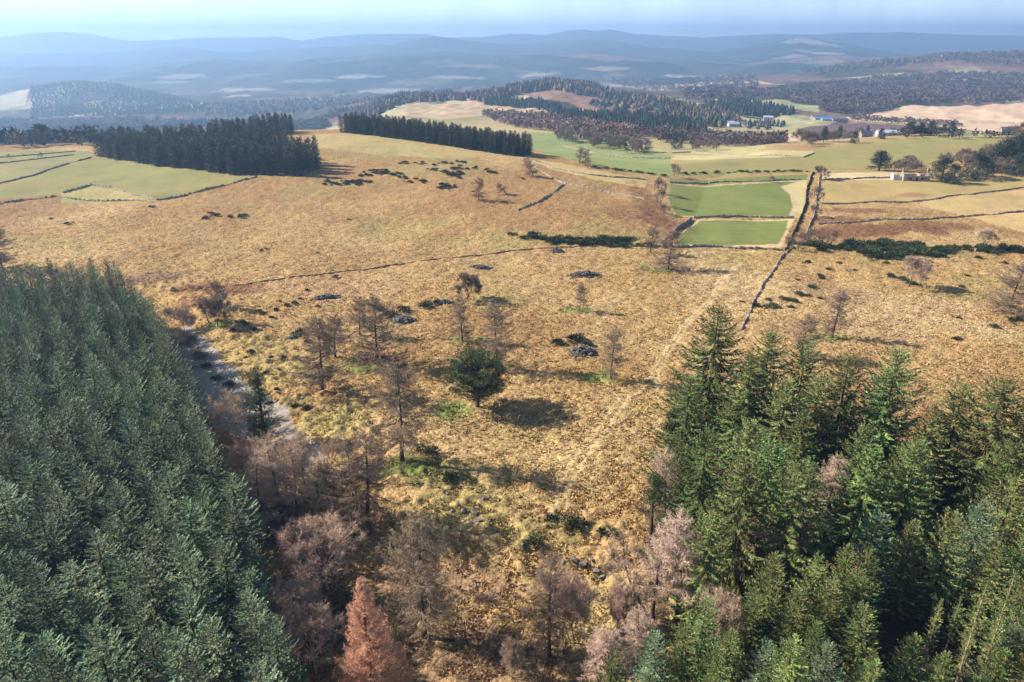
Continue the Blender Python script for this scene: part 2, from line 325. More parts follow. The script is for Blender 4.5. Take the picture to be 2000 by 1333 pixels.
TRACKS = [  # (pixel polyline, half width m, colour, strength)
 ([(1545,500),(1520,515),(1490,560),(1470,600),(1452,640)], .6, (.56,.42,.25), .25),
 ([(1440,515),(1405,545),(1393,575),(1330,640),(1300,680),(1272,725),(1285,760)], .22, (.56,.42,.24), .6),
 ([(1446,516),(1411,547),(1399,577),(1338,642),(1310,682),(1284,727),(1296,762)], .22, (.56,.42,.24), .6),
 ([(1270,735),(1215,770),(1170,830),(1120,900),(1090,960),(1075,1020)], .22, (.56,.42,.24), .6),
 ([(1284,737),(1232,775),(1188,832),(1138,905),(1108,965),(1094,1025)], .22, (.56,.42,.24), .6),
 ([(1165,750),(1200,810),(1260,870),(1290,900)], .2, (.56,.44,.24), .4),
 ([(1180,745),(1220,790),(1300,850)], .2, (.56,.44,.24), .4),
 ([(1275,525),(1240,560),(1200,590),(1160,640)], .4, (.53,.40,.22), .5),
 ([(330,470),(270,490),(215,510)], .8, (.33,.25,.13), .5),
 ([(390,770),(450,730),(400,690),(385,660),(360,640)], 1.2, (.58,.55,.52), .35),
 ([(1300,500),(1400,492),(1520,492)], .8, (.56,.42,.24), .5),
]
FROST = [(352,640),(392,648),(430,690),(462,735),(525,780),(590,850),(640,905),(600,915),(520,880),(440,850),(380,780),(352,720)]
def ground_color(x, y):
    n1 = fbm(x / 60, y / 60, 4, 41); n2 = fbm(x / 9, y / 9, 3, 43); n3 = fbm(x / 25, y / 25, 3, 47)
    c = np.tile(MOOR, (len(x), 1))
    a = np.clip(n3 * 1.1 + .35, 0, 1)[:, None]; c = c * (1 - a) + MOOR2 * a
    a = np.clip(n1 * 1.8 - .05 + .65 * sst(190, 290, y) * sst(75, 30, x), 0, .85)[:, None]; c = c * (1 - a) + MOOR3 * a
    a = (np.clip(fbm(x / 33, y / 33, 3, 51) * 2 - .5, 0, .35) )[:, None]; c = c * (1 - a) + np.array([0.32, 0.285, 0.10]) * a
    t = np.ones(len(x))
    # beyond the moor: rough straw and olive, then woodland tones with field patches
    m = sst(520, 700, y)[:, None]; n4 = np.clip(fbm(x / 120, y / 160, 3, 61) * 1.5 + .5, 0, 1)[:, None]
    c = c * (1 - m) + (np.array([.30, .25, .11]) * (1 - n4) + np.array([.40, .31, .16]) * n4) * m
    m = sst(1000, 1500, y)[:, None]
    n5 = np.clip(fbm(x / 260, y / 420, 4, 67) * 2.6 + .5, 0, 1)[:, None]; n6 = fbm(x / 190, y / 330, 4, 71)
    mm_ = sst(2600, 4200, y)[:, None]; wood = (np.array([.060, .052, .036]) * (1 - n5) + np.array([.17, .105, .085]) * n5) * (1 - mm_) + (np.array([.025, .04, .036]) * (1 - n5) + np.array([.06, .062, .055]) * n5) * mm_
    pat = (np.clip((n6 - .30) * 14, 0, 1) * (1 - .8 * sst(2300, 3300, y)))[:, None] * (1 - sst(5500, 7000, y))[:, None]
    n7 = vnoise(x / 150, y / 300, 5)[:, None]
    fieldc = np.array([.46, .37, .25]) * n7 + np.array([.26, .27, .14]) * (1 - n7)
    far = wood * (1 - pat) + fieldc * pat
    c = c * (1 - m) + far * m
    moorf = np.clip(fbm(x / 600, y / 600, 4, 77) * 3 - .3, 0, .8)[:, None] * sst(5000, 7000, y)[:, None]
    c = c * (1 - moorf) + np.array([.10, .075, .07]) * moorf
    t = t * (1 - sst(560, 900, y))
    for P, colr, tk in FIELDS:
        W = hits(P); b0 = W.min(0); b1 = W.max(0)
        k = np.nonzero((x > b0[0]) & (x < b1[0]) & (y > b0[1]) & (y < b1[1]))[0]
        k = k[inpoly(x[k], y[k], W)]
        v = 1 + .12 * n1[k] + .10 * n2[k] + (.05 * np.sin(y[k] * 1.1 + 2 * n3[k]) if tk < .1 else 0) - .10 * np.clip(fbm(x[k] / 14, y[k] / 22, 3, 88) * 2, 0, 1)
        mot = np.clip(fbm(x[k] / 30, y[k] / 30, 3, 83) * 1.2, 0, .35)[:, None]
        cc = np.array(colr) * v[:, None]; cc = cc * (1 - mot) + np.array(colr) * np.array([1.25, 1.05, 1.1]) * mot
        c[k] = cc; t[k] = tk
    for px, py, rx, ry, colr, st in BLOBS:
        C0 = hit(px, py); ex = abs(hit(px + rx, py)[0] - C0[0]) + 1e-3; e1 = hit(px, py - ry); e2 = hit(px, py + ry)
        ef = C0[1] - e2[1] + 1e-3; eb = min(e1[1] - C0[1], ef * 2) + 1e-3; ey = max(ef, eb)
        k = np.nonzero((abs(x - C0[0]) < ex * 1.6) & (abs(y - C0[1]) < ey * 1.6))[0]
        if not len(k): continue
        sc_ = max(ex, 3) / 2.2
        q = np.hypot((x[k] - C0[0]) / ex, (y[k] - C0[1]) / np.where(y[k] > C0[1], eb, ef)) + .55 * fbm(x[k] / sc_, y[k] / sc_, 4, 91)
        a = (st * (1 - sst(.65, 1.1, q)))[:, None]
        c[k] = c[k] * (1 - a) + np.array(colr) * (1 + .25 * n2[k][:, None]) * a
    for P, w, colr, st in TRACKS:
        W = hits(P); k = np.nonzero((x > W[:, 0].min() - 4) & (x < W[:, 0].max() + 4) & (y > W[:, 1].min() - 4) & (y < W[:, 1].max() + 4))[0]
        d = np.abs(side_dist(x[k] + .5 * n2[k], y[k], W))
        a = (st * (1 - sst(w, w + .35, d)) * (0.65 + .35 * vnoise(x[k] / 2, y[k] / 2, 99)))[:, None]
        c[k] = c[k] * (1 - a) + np.array(colr) * a; t[k] *= 1 - a[:, 0]
    W = hits(FROST); k = np.nonzero((x > W[:, 0].min()) & (x < W[:, 0].max()) & (y > W[:, 1].min()) & (y < W[:, 1].max()))[0]
    k = k[inpoly(x[k] + 2.5 * n2[k], y[k] + 2.5 * n3[k], W)]
    a = (.7 - .8 * np.clip(fbm(x[k] / 1.6, y[k] / 1.6, 3, 12), 0, 1))[:, None]; c[k] = c[k] * (1 - a) + np.array([.27, .265, .28]) * a; t[k] *= .5
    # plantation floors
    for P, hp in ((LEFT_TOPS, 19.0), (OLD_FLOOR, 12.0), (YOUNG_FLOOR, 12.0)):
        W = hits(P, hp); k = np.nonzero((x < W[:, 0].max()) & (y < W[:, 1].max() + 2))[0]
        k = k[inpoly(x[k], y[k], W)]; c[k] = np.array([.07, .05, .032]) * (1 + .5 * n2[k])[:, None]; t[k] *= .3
    return np.clip(c, .01, .9), t
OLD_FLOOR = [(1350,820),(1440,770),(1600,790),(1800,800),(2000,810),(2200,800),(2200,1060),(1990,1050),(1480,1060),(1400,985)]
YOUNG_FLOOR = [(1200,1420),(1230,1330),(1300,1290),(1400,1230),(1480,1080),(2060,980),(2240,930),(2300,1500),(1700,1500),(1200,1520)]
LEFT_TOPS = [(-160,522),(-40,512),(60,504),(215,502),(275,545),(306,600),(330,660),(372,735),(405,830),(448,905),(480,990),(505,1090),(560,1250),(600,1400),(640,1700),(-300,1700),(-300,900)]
# ------------------------------------------------------------------ the ground, one sheet cut into ground, valley and mountains
NC = 1250
su = np.linspace(-1.16, 1.16, NC)
rows = [-60.0]
while rows[-1] < 25: rows.append(rows[-1] + 2.5)
while rows[-1] < 12600:
    y_ = rows[-1]; rows.append(y_ + max(y_, 60) * (0.0030 if y_ < 270 else 0.0042 if y_ < 1200 else 0.0055 if y_ < 6000 else 0.011))
rows = np.array(rows)
def gmat():
    m = bpy.data.materials.new('moorland'); m.use_nodes = True; N = m.node_tree.nodes; K = m.node_tree.links.new
    b = N['Principled BSDF']; b.inputs['Roughness'].default_value = 1; b.inputs['Specular IOR Level'].default_value = 0.05
    a = N.new('ShaderNodeAttribute'); a.attribute_name = 'tint'
    tk = N.new('ShaderNodeAttribute'); tk.attribute_name = 'tussock'
    geo = N.new('ShaderNodeNewGeometry')
    n1 = N.new('ShaderNodeTexNoise'); n1.inputs['Scale'].default_value = 1.7; n1.inputs['Detail'].default_value = 5; n1.inputs['Roughness'].default_value = .65
    n2 = N.new('ShaderNodeTexNoise'); n2.inputs['Scale'].default_value = .28; n2.inputs['Detail'].default_value = 4
    for n in (n1, n2): K(geo.outputs['Position'], n.inputs[0])
    r1 = N.new('ShaderNodeMapRange'); r1.inputs[1].default_value = .3; r1.inputs[2].default_value = .7; r1.inputs[3].default_value = .34; r1.inputs[4].default_value = 1.55  # darkens the colour in noise hollows, painted shade in gaps between tussocks
    K(n1.outputs[0], r1.inputs[0])
    r2 = N.new('ShaderNodeMapRange'); r2.inputs[1].default_value = .3; r2.inputs[2].default_value = .7; r2.inputs[3].default_value = .82; r2.inputs[4].default_value = 1.16
    K(n2.outputs[0], r2.inputs[0])
    mu = N.new('ShaderNodeMath'); mu.operation = 'MULTIPLY'; K(r1.outputs[0], mu.inputs[0]); K(r2.outputs[0], mu.inputs[1])
    lm = N.new('ShaderNodeMix'); lm.data_type = 'FLOAT'; lm.inputs[2].default_value = 1
    cl = N.new('ShaderNodeMath'); cl.operation = 'MULTIPLY_ADD'; cl.inputs[1].default_value = .85; cl.inputs[2].default_value = .15
    K(tk.outputs['Fac'], cl.inputs[0]); K(cl.outputs[0], lm.inputs[0]); K(mu.outputs[0], lm.inputs[3])
    vm = N.new('ShaderNodeVectorMath'); vm.operation = 'SCALE'; K(a.outputs['Color'], vm.inputs[0]); K(lm.outputs[0], vm.inputs['Scale'])
    K(vm.outputs[0], b.inputs['Base Color'])
    bp = N.new('ShaderNodeBump'); bp.inputs['Distance'].default_value = .45; K(n1.outputs[0], bp.inputs['Height'])
    K(tk.outputs['Fac'], bp.inputs['Strength']); K(bp.outputs[0], b.inputs['Normal'])
    return m
GM = gmat()
def sheet(name, r0, r1):
    Y = rows[r0:r1 + 1]; n = len(Y)
    X = su[None, :] * (np.maximum(Y, 0)[:, None] + 75.0); YY = np.repeat(Y[:, None], NC, 1)
    x = X.ravel(); y = YY.ravel()
    z = np.concatenate([height(x[i:i + 400000], y[i:i + 400000]) for i in range(0, len(x), 400000)])
    c, t = ground_color(x, y)
    near = (1 - sst(330, 520, y)) * t
    z = z + near * (.42 * (vnoise(x / .95, y / .95, 21) - .5) + .35 * (vnoise(x / 2.3, y / 2.3, 22) - .5))
    # lumpier, rockier turf on the low bank
    k = np.nonzero(y < 220)[0]; d = side_dist(x[k], y[k], LIP); z[k] += (1 - sst(2, 14, np.abs(d - 6))) * 1.1 * (vnoise(x[k] / 1.3, y[k] / 1.3, 25) - .4)
    k = np.nonzero(y > 1200)[0]; z[k] += 7 * np.clip(fbm(x[k] / 45, y[k] / 60, 3, 29), -.3, 1)
    I = np.arange(n * NC).reshape(n, NC)
    Fc = np.stack([I[:-1, :-1], I[:-1, 1:], I[1:, 1:], I[1:, :-1]], -1).reshape(-1, 4)
    me = mesh(name, np.c_[x, y, z], Fc, GM, colors=c, smooth=True)
    at = me.attributes.new('tussock', 'FLOAT', 'POINT'); at.data.foreach_set('value', t.astype(np.float32))
    return obj(name, me)
i1 = int(np.searchsorted(rows, 700)); i2 = int(np.searchsorted(rows, 7000))
tag(sheet('ground', 0, i1), kind='structure'); tag(sheet('valley', i1, i2), kind='structure'); tag(sheet('mountains', i2, len(rows) - 1), kind='structure')
# ------------------------------------------------------------------ tree builders
def unit(v): return v / np.maximum(np.linalg.norm(v, axis=-1, keepdims=True), 1e-9)
def blades(A, B, w, side=None, r=rng, mid=.4):
    """Lozenge faces from points A to points B, w wide at the middle."""
    d = B - A
    if side is None: side = r.normal(size=A.shape)
    s = unit(np.cross(d, side)) * np.asarray(w).reshape(-1, 1) * .5
    m = A + d * mid
    V = np.stack([A, m + s, B, m - s], 1).reshape(-1, 3)
    return V, np.arange(len(V)).reshape(-1, 4)
def tubes(A, B, ra, rb, k=3):
    """Open tapered tubes from A to B."""
    d = unit(B - A); up = np.where(np.abs(d[:, 2:3]) > .9, [[1., 0, 0]], [[0, 0, 1.]])
    u = unit(np.cross(d, up)); v = np.cross(d, u)
    an = np.arange(k) * 2 * math.pi / k
    ring = np.cos(an)[None, :, None] * u[:, None] + np.sin(an)[None, :, None] * v[:, None]
    VA = A[:, None] + ring * np.asarray(ra).reshape(-1, 1, 1); VB = B[:, None] + ring * np.asarray(rb).reshape(-1, 1, 1)
    V = np.concatenate([VA, VB], 1).reshape(-1, 3); n = len(A)
    b = np.arange(n)[:, None] * 2 * k; i = np.arange(k)[None]; j = (i + 1) % k
    return V, np.stack([b + i, b + j, b + j + k, b + i + k], -1).reshape(-1, 4)
def join(parts):
    Vs, Fs, n = [], [], 0
    for V, Fc in parts: Vs.append(V); Fs.append(Fc + n); n += len(V)
    return np.concatenate(Vs), np.concatenate(Fs)
def trunk_mesh(name, h, r0, mat, bend=0.0, r=rng, k=7, n=9, lean=(0, 0)):
    t = np.linspace(0, 1, n); ph = r.uniform(0, 6.28)
    P = np.c_[bend * np.sin(t * 3.2 + ph) - bend * math.sin(ph) + lean[0] * t * h, bend * np.cos(t * 2.7 + ph) - bend * math.cos(ph) + lean[1] * t * h, t * h - .4 * (t == 0)]
    rad = r0 * (1 - t) ** .85 + .015; rad[0] *= 1.35
    V, Fc = tubes(P[:-1], P[1:], rad[:-1], rad[1:], k)
    return mesh(name, V, Fc, mat, smooth=True), P
def spruce(h, R, dens=1.0, base=.12, whorl=.42, seed=0, mat='needle', shoot=.5, sw=.13, cones=0.0, droop=.25, power=.8, bark='bark', gappy=0.0, hang=0.0, dead=0.0):
    """Returns the meshes of crown, trunk and cones. Whorls of limbs that carry side shoots."""
    r = np.random.default_rng(seed)
    tm, P = trunk_mesh('trunk', h * .97, .011 * h + .05, M[bark], .0, r)
    z0 = base * h; zs = []; z = z0
    while z < h - .25: zs.append(z); z += whorl * r.uniform(.75, 1.25) * (1 if z < h * .75 else .75)
    A0, Z, LN, BI = [], [], [], []
    for z in zs:
        n = int(r.integers(5, 8)); a0 = r.uniform(0, 6.28)
        for k in range(n):
            if r.uniform() < gappy: continue
            t = (z - z0) / (h - z0)
            L_ = R * (1 - t) ** power * r.uniform(.72, 1.15) * min(1, .55 + t * 4) + .12
            A0.append(a0 + k * 6.283 / n + r.uniform(-.35, .35)); Z.append(z + r.uniform(-.15, .15)); LN.append(L_)
    A0, Z, LN = map(np.array, (A0, Z, LN)); tt = (Z - z0) / (h - z0)
    rise = -.35 + 1.0 * tt ** 1.3 - hang * .3 + r.normal(0, .09, len(tt)); dr = droop * (1 - tt)
    H = np.c_[np.cos(A0), np.sin(A0), 0 * A0]; side = np.c_[-np.sin(A0), np.cos(A0), 0 * A0]
    def on(q, i):   # point at q along limb i
        return H[i] * (LN[i] * q)[:, None] + np.c_[0 * q, 0 * q, Z[i] + LN[i] * (rise[i] * q - dr[i] * q * (1 - q) * 1.6 + .18 * q ** 3)]
    cnt = np.maximum(3, (LN * 11 * dens).astype(int)); I = np.repeat(np.arange(len(LN)), cnt)
    q = np.concatenate([(np.arange(c) + r.uniform(0, 1, c)) / c for c in cnt]) * .92 + .1; q = np.clip(q, .06, 1)
    B = on(q, I); sg = np.where(r.uniform(size=len(I)) < .5, -1, 1)
    fw = on(np.clip(q + .1, 0, 1.1), I) - B; fw = unit(fw + 1e-6)
    ls = shoot * (1.15 - .65 * q) * r.uniform(.6, 1.2, len(I)) * np.clip(LN[I] / R * 1.5, .35, 1)
    D = unit(fw * .75 + side[I] * (sg * r.uniform(.25, 1.0, len(I)))[:, None] + np.c_[0 * q, 0 * q, r.uniform(-.35, .25, len(I)) - hang])
    V1, F1 = blades(B, B + D * ls[:, None], sw * r.uniform(.7, 1.3, len(I)), side=np.c_[r.normal(0, .5, (len(I), 2)), np.ones(len(I))], r=r)
    # leading tips of each limb, and the leader
    J = np.arange(len(LN)); b1 = on(np.full(len(J), .78), J); b2 = on(np.full(len(J), 1.06), J)
    V2, F2 = blades(b1, b2, sw * 1.3, side=np.c_[r.normal(0, .3, (len(J), 2)), np.ones(len(J))], r=r)
    V3, F3 = tubes(on(np.zeros(len(J)), J), on(np.full(len(J), .6), J), .012 + LN * .007, .01 + LN * 0, 3)
    lead = np.array([[0, 0, h * .93]]); V4, F4 = blades(np.repeat(lead, 3, 0), np.repeat(lead, 3, 0) + [[0, 0, h * .075]], np.full(3, .12), r=r)
    V, Fc = join([(V1, F1), (V2, F2), (V3, F3), (V4, F4)])
    cl = np.ones((len(V), 3)); limb = r.uniform(.6, 1.45, len(LN))
    v1 = limb[I] * r.uniform(.75, 1.3, len(I)) * (.85 + .35 * q); cl[:len(V1)] = np.repeat(v1, 4)[:, None]
    wn_ = np.repeat(r.uniform(0, 1, len(I)) < .14, 4); cl[:len(V1)][wn_] *= [1.9, 1.25, .8]
    s3 = len(V1) + len(V2); cl[s3:s3 + len(V3)] = [1.3, .9, .8]
    cm = mesh('crown', V, Fc, M[mat], colors=cl)
    km = None
    if cones:
        k = np.nonzero((tt[I] > .45) & (q > .6) & (r.uniform(size=len(I)) < cones))[0]
        if len(k):
            b = (B + D * ls[:, None] * .8)[k]; b = np.concatenate([b, b + r.normal(0, .06, b.shape)]); V5, F5 = blades(b, b + np.c_[r.normal(0, .03, (len(b), 2)), -r.uniform(.13, .2, len(b))], .11, r=r)
            nf = len(Fc); cl = np.concatenate([cl, np.ones((len(V5), 3))]); V, Fc = join([(V, Fc), (V5, F5)])
            cm = mesh('crown', V, Fc, [M[mat], M['cone']], mi=(np.arange(len(Fc)) >= nf).astype(int), colors=cl)
    if dead:   # dead snags below the green crown
        k = int(60 * dead); zz = r.uniform(.15 * h, z0 + 1, k); a = r.uniform(0, 6.28, k); ln = r.uniform(.6, 1.8, k)
        A = np.c_[0 * a, 0 * a, zz]; Bq = A + np.c_[np.cos(a) * ln, np.sin(a) * ln, r.uniform(-.5, .1, k)]
        V, Fc = tubes(A, Bq, .022, .006, 3)
        dm = mesh('dead_branches', V, Fc, M[bark])
    else: dm = None
    return dict(crown=cm, trunk=tm, dead_branches=dm)
def larch(h, R, seed=0, mat='larch', limbs=90, tw=26, base=.18, power=.75, upturn=.25, drooptw=.5, bend=.25, twl=.55, tww=.035, irregular=.3, lean=(0, 0), r0=.016, sub=2, bark='bark'):
    """A leafless larch: trunk, long level limbs, fine hanging twigs."""
    r = np.random.default_rng(seed)
    tm, P = trunk_mesh('trunk', h, r0 * h + .04, M[bark], bend, r, lean=lean)
    tz = r.uniform(0, 1, limbs) ** .85; z = h * (base + (1 - base) * tz * .985)
    C0 = np.c_[np.interp(z, P[:, 2], P[:, 0]), np.interp(z, P[:, 2], P[:, 1]), z]
    a = r.uniform(0, 6.28, limbs); L_ = R * (1 - tz) ** power * (1 + r.normal(0, irregular, limbs)).clip(.25, 1.7) * np.minimum(1, .6 + tz * 4) + .25
    H = np.c_[np.cos(a), np.sin(a), 0 * a]; sd_ = np.c_[-np.sin(a), np.cos(a), 0 * a]
    e = -.15 + .8 * tz ** 1.5 + r.normal(0, .12, limbs); sag = r.uniform(.1, .35, limbs); wig = r.normal(0, .1, (limbs, 2))
    def on(q, i):
        return C0[i] + H[i] * (L_[i] * q)[:, None] + sd_[i] * (L_[i] * wig[i, 0] * np.sin(q * 5))[:, None] + np.c_[0 * q, 0 * q, L_[i] * (e[i] * q - sag[i] * q * (1.3 - q) + upturn * q ** 3 + wig[i, 1] * .4 * np.sin(q * 6))]
    parts = []; cols = []
    J = np.arange(limbs); qs = [0, .22, .45, .7, 1.]; rb = .016 + .014 * L_
    for q0, q1 in zip(qs[:-1], qs[1:]):
        o = np.ones(limbs); V, Fc = tubes(on(q0 * o, J), on(q1 * o, J), rb * (1.05 - q0), rb * (1.05 - q1), 3); parts.append((V, Fc)); cols.append(np.full(len(V), .62))
    cnt = np.maximum(4, (tw * (.3 + L_ / R)).astype(int)); I = np.repeat(J, cnt)
    q = .12 + .92 * r.uniform(0, 1, len(I)) ** .75; B = on(q, I); sg = np.where(r.uniform(size=len(I)) < .5, -1, 1)
    ls = twl * (1.25 - .6 * q) * r.uniform(.5, 1.4, len(I)) * (.5 + .5 * np.clip(L_[I] / R * 2, 0, 1))
    D = unit(H[I] * r.uniform(.2, .9, (len(I), 1)) + sd_[I] * (sg * r.uniform(.3, 1, len(I)))[:, None] + np.c_[0 * q, 0 * q, r.uniform(-.8, .35, len(I)) - drooptw * .5 + upturn])
    E = B + D * ls[:, None]; V, Fc = blades(B, E, tww * r.uniform(.7, 1.3, len(I)), r=r, mid=.2); parts.append((V, Fc)); cols.append(np.repeat(r.uniform(.7, 1.3, len(I)), 4))
    for k in range(sub):
        f = r.uniform(.2, .95, len(I)); b = B + D * (ls * f)[:, None]
        d2 = unit(D + r.normal(0, .6, D.shape) + [0, 0, -drooptw * .8]); V, Fc = blades(b, b + d2 * (ls * r.uniform(.3, .75, len(I)))[:, None], tww * .75, r=r, mid=.2)
        parts.append((V, Fc)); cols.append(np.repeat(r.uniform(.75, 1.4, len(I)), 4))
    V, Fc = join(parts); cl = np.concatenate(cols)[:, None] * np.ones(3)
    return dict(branches=mesh('branches', V, Fc, M[mat], colors=cl), trunk=tm)
def bare_tree(h, R, seed=0, mat='birch', n0=6, depth=4, fork=.22, twigs=9, twl=.55, tww=.03, up=.45, r0=.02, spreadz=1.0, stems=1, bark='bark', droop=0.0):
    """A leafless broadleaf: forking limbs from a short bole into a round crown of fine twigs."""
    r = np.random.default_rng(seed); A, B, ra, rb = [], [], [], []; ends = []
    def grow(p, d, L_, rad, lev):
        q = p
        for k in range(2):
            d = unit(d + r.normal(0, .16, 3) + [0, 0, up * .1 - droop * .12 * (depth - lev)]); e = q + d * L_ / 2
            A.append(q); B.append(e); ra.append(rad * (1 - k * .15)); rb.append(rad * (.85 - k * .15)); q = e
            if lev <= 1: ends.append((q, d))
        if lev == 0: return
        for k in range(int(r.integers(2, 4)) + (lev == depth) * 1):
            dd = unit(d + r.normal(0, .62, 3) * [1, 1, .7 * spreadz] + [0, 0, up * .25]); grow(q - d * L_ * r.uniform(0, .35), dd, L_ * r.uniform(.62, .84), rad * .62, lev - 1)
    stemp = []
    for s in range(stems):
        o = np.array([r.normal(0, .25) * (stems > 1), r.normal(0, .25) * (stems > 1), 0]); d = unit(np.array([r.normal(0, .15 + .2 * (stems > 1)), r.normal(0, .15 + .2 * (stems > 1)), 1.]))
        top = o + d * h * fork; stemp.append((o, top))
        for k in range(n0):
            a = k * 6.283 / n0 + r.uniform(-.4, .4); dd = unit(np.array([math.cos(a), math.sin(a), r.uniform(.5, 1.5) * up * 2]))
            grow(top * r.uniform(.75, 1.0), dd, R * .42, r0 * h * .42, depth)
    V1, F1 = tubes(np.array([s[0] - [0, 0, .3] for s in stemp]), np.array([s[1] for s in stemp]), r0 * h, r0 * h * .75, 7)
    Pe = np.array([e[0] for e in ends]); De = np.array([e[1] for e in ends])
    A, B = np.array(A), np.array(B); 
    # fit the crown into height and radius
    mz = Pe[:, 2].max(); sr = R / np.percentile(np.hypot(Pe[:, 0], Pe[:, 1]), 92); f0 = h * fork
    def fit(Q):
        Q = Q.copy(); Q[:, :2] *= sr; up_ = Q[:, 2] > f0; Q[up_, 2] = f0 + (Q[up_, 2] - f0) * (h * .96 - f0) / (mz - f0); return Q
    A, B, Pe = fit(A), fit(B), fit(Pe)
    parts = [tubes(A, B, np.array(ra), np.array(rb), 3)]; cols = [np.full(len(parts[0][0]), .7)]
    Pt = np.repeat(Pe, twigs, 0); Dt = unit(np.repeat(De, twigs, 0) + r.normal(0, .55, (len(Pt), 3)) + [0, 0, .1 - droop])
    ls = twl * r.uniform(.4, 1.3, len(Pt)); V, Fc = blades(Pt, Pt + Dt * ls[:, None], tww, r=r, mid=.2); parts.append((V, Fc)); cols.append(np.repeat(r.uniform(.7, 1.35, len(Pt)), 4))
    b = Pt + Dt * (ls * r.uniform(.3, .9, len(ls)))[:, None]; d2 = unit(Dt + r.normal(0, .7, Dt.shape)); V, Fc = blades(b, b + d2 * (ls * .55)[:, None], tww * .7, r=r, mid=.2); parts.append((V, Fc)); cols.append(np.repeat(r.uniform(.8, 1.45, len(Pt)), 4))
    V, Fc = join(parts)
    return dict(branches=mesh('branches', V, Fc, M[mat], colors=np.concatenate(cols)[:, None] * np.ones(3)), trunk=mesh('trunk', V1, F1, M[bark], smooth=True))
def scots_pine(h, R, seed=0, clumps=70, per=170, low=.25, size=1.0, bl=.22, flat=.6, tall=False, mat='needle_pine'):
    r = np.random.default_rng(seed); tm, P = trunk_mesh('trunk', h * (.9 if tall else .62), .028 * h, M['bark'], .12 if tall else .35, r)
    A, B, ra, rb, C_ = [], [], [], [], []
    for i in range(clumps):
        if tall:
            t = r.uniform(low, 1); rr = R * (1 - .75 * max(0, t - .45) / .55) * r.uniform(.3, 1) ; a = r.uniform(0, 6.28); c = np.array([math.cos(a) * rr, math.sin(a) * rr, t * h * .97])
        else:
            a = r.uniform(0, 6.28); t = math.acos(r.uniform(-.75, 1)); q = r.uniform(.55, 1.0)
            c = np.array([math.sin(t) * math.cos(a) * R * q, math.sin(t) * math.sin(a) * R * q, h * (.55 + .41 * math.cos(t) * q)])
        C_.append(c); z = max(.16 * h, c[2] - np.hypot(c[0], c[1]) * r.uniform(.35, .9)); z = min(z, P[-1, 2] - .1)
        p0 = np.array([np.interp(z, P[:, 2], P[:, 0]), np.interp(z, P[:, 2], P[:, 1]), z]); m = (p0 + c) / 2 + [0, 0, -.1 * h * r.uniform(-.4, 1)] + r.normal(0, .2, 3); rad = .012 * h * r.uniform(.5, 1)
        A += [p0, m]; B += [m, c]; ra += [rad, rad * .6]; rb += [rad * .6, .015]
    C_ = np.array(C_); n = clumps * per; c = np.repeat(C_, per, 0); rad = np.repeat(r.uniform(.6, 1.15, clumps), per) * size
    off = unit(r.normal(size=(n, 3))) * (r.uniform(.2, 1, n) ** .5 * rad)[:, None] * [1, 1, flat]
    d = unit(off + r.normal(0, .35, off.shape) * rad[:, None] + [0, 0, .35]); V, Fc = blades(c + off, c + off + d * bl * r.uniform(.7, 1.3, (n, 1)), bl * .42, r=r)
    cl = np.repeat(np.repeat(r.uniform(.7, 1.35, clumps), per) * r.uniform(.75, 1.3, n), 4)[:, None] * np.ones(3)
    crown = mesh('crown', V, Fc, M[mat], colors=cl); V, Fc = tubes(np.array(A), np.array(B), np.array(ra), np.array(rb), 4)
    return dict(crown=crown, trunk=tm, limbs=mesh('limbs', V, Fc, M['bark'], smooth=True))
def gorse_mesh(seed, w=1.0, n=620, mat='gorse'):
    r = np.random.default_rng(seed); k = 7; c = np.c_[r.uniform(-.7, .7, (k, 2)), r.uniform(.15, .5, k)]; i = r.integers(0, k, n)
    d = unit(r.normal(size=(n, 3)) + [0, 0, .5]); d[:, 2] = np.abs(d[:, 2]); P = c[i] * [1, 1, .6] + d * r.uniform(.2, .5, (n, 1)) * [1, 1, 1.1]
    V, Fc = blades(P, P + unit(d + [0, 0, .6]) * r.uniform(.14, .3, (n, 1)), .09, r=r)
    cl = np.repeat(r.uniform(.6, 1.3, k)[i] * r.uniform(.6, 1.5, n), 4)[:, None] * np.ones(3)
    return mesh('gorse', V, Fc, M[mat], colors=cl)
def shrub_mesh(seed, n=420):
    r = np.random.default_rng(seed); d = unit(r.normal(size=(n, 3)) * [1, 1, .7] + [0, 0, .9]); d[:, 2] = np.abs(d[:, 2]); a = r.uniform(0, .55, (n, 1)); b = a + r.uniform(.3, .6, (n, 1)); j = r.normal(0, .06, (n, 3))
    V, Fc = blades(d * a + j, d * np.minimum(b, 1.05) + j * 3, .028, r=r, mid=.3)
    return mesh('shrub', V, Fc, M['shrub'], colors=np.repeat(r.uniform(.6, 1.4, n), 4)[:, None] * np.ones(3))
def place(name, meshes, loc, label, cat, group=None, s=1.0, rz=None, sz=None, lean=None):
    o = bpy.data.objects.new(name, None); COL.link(o); o.location = loc
    o.scale = (s, s, sz or s); o.rotation_euler = (lean[0] if lean else 0, lean[1] if lean else 0, random.uniform(0, 6.28) if rz is None else rz)
    tag(o, label, cat, group)
    for k, me in meshes.items():
        if me is not None:
            c = bpy.data.objects.new(k, me); COL.link(c); c.parent = o
    return o
def base_at(px, py, h=0.0):
    p = hit(px, py, h); return np.array([p[0], p[1], H1(p[0], p[1])])
def h_for(b, py_top):             # height of a thing standing at b whose top shows on the row py_top
    return CAMH - b[1] * float(T(py_top)) - b[2]
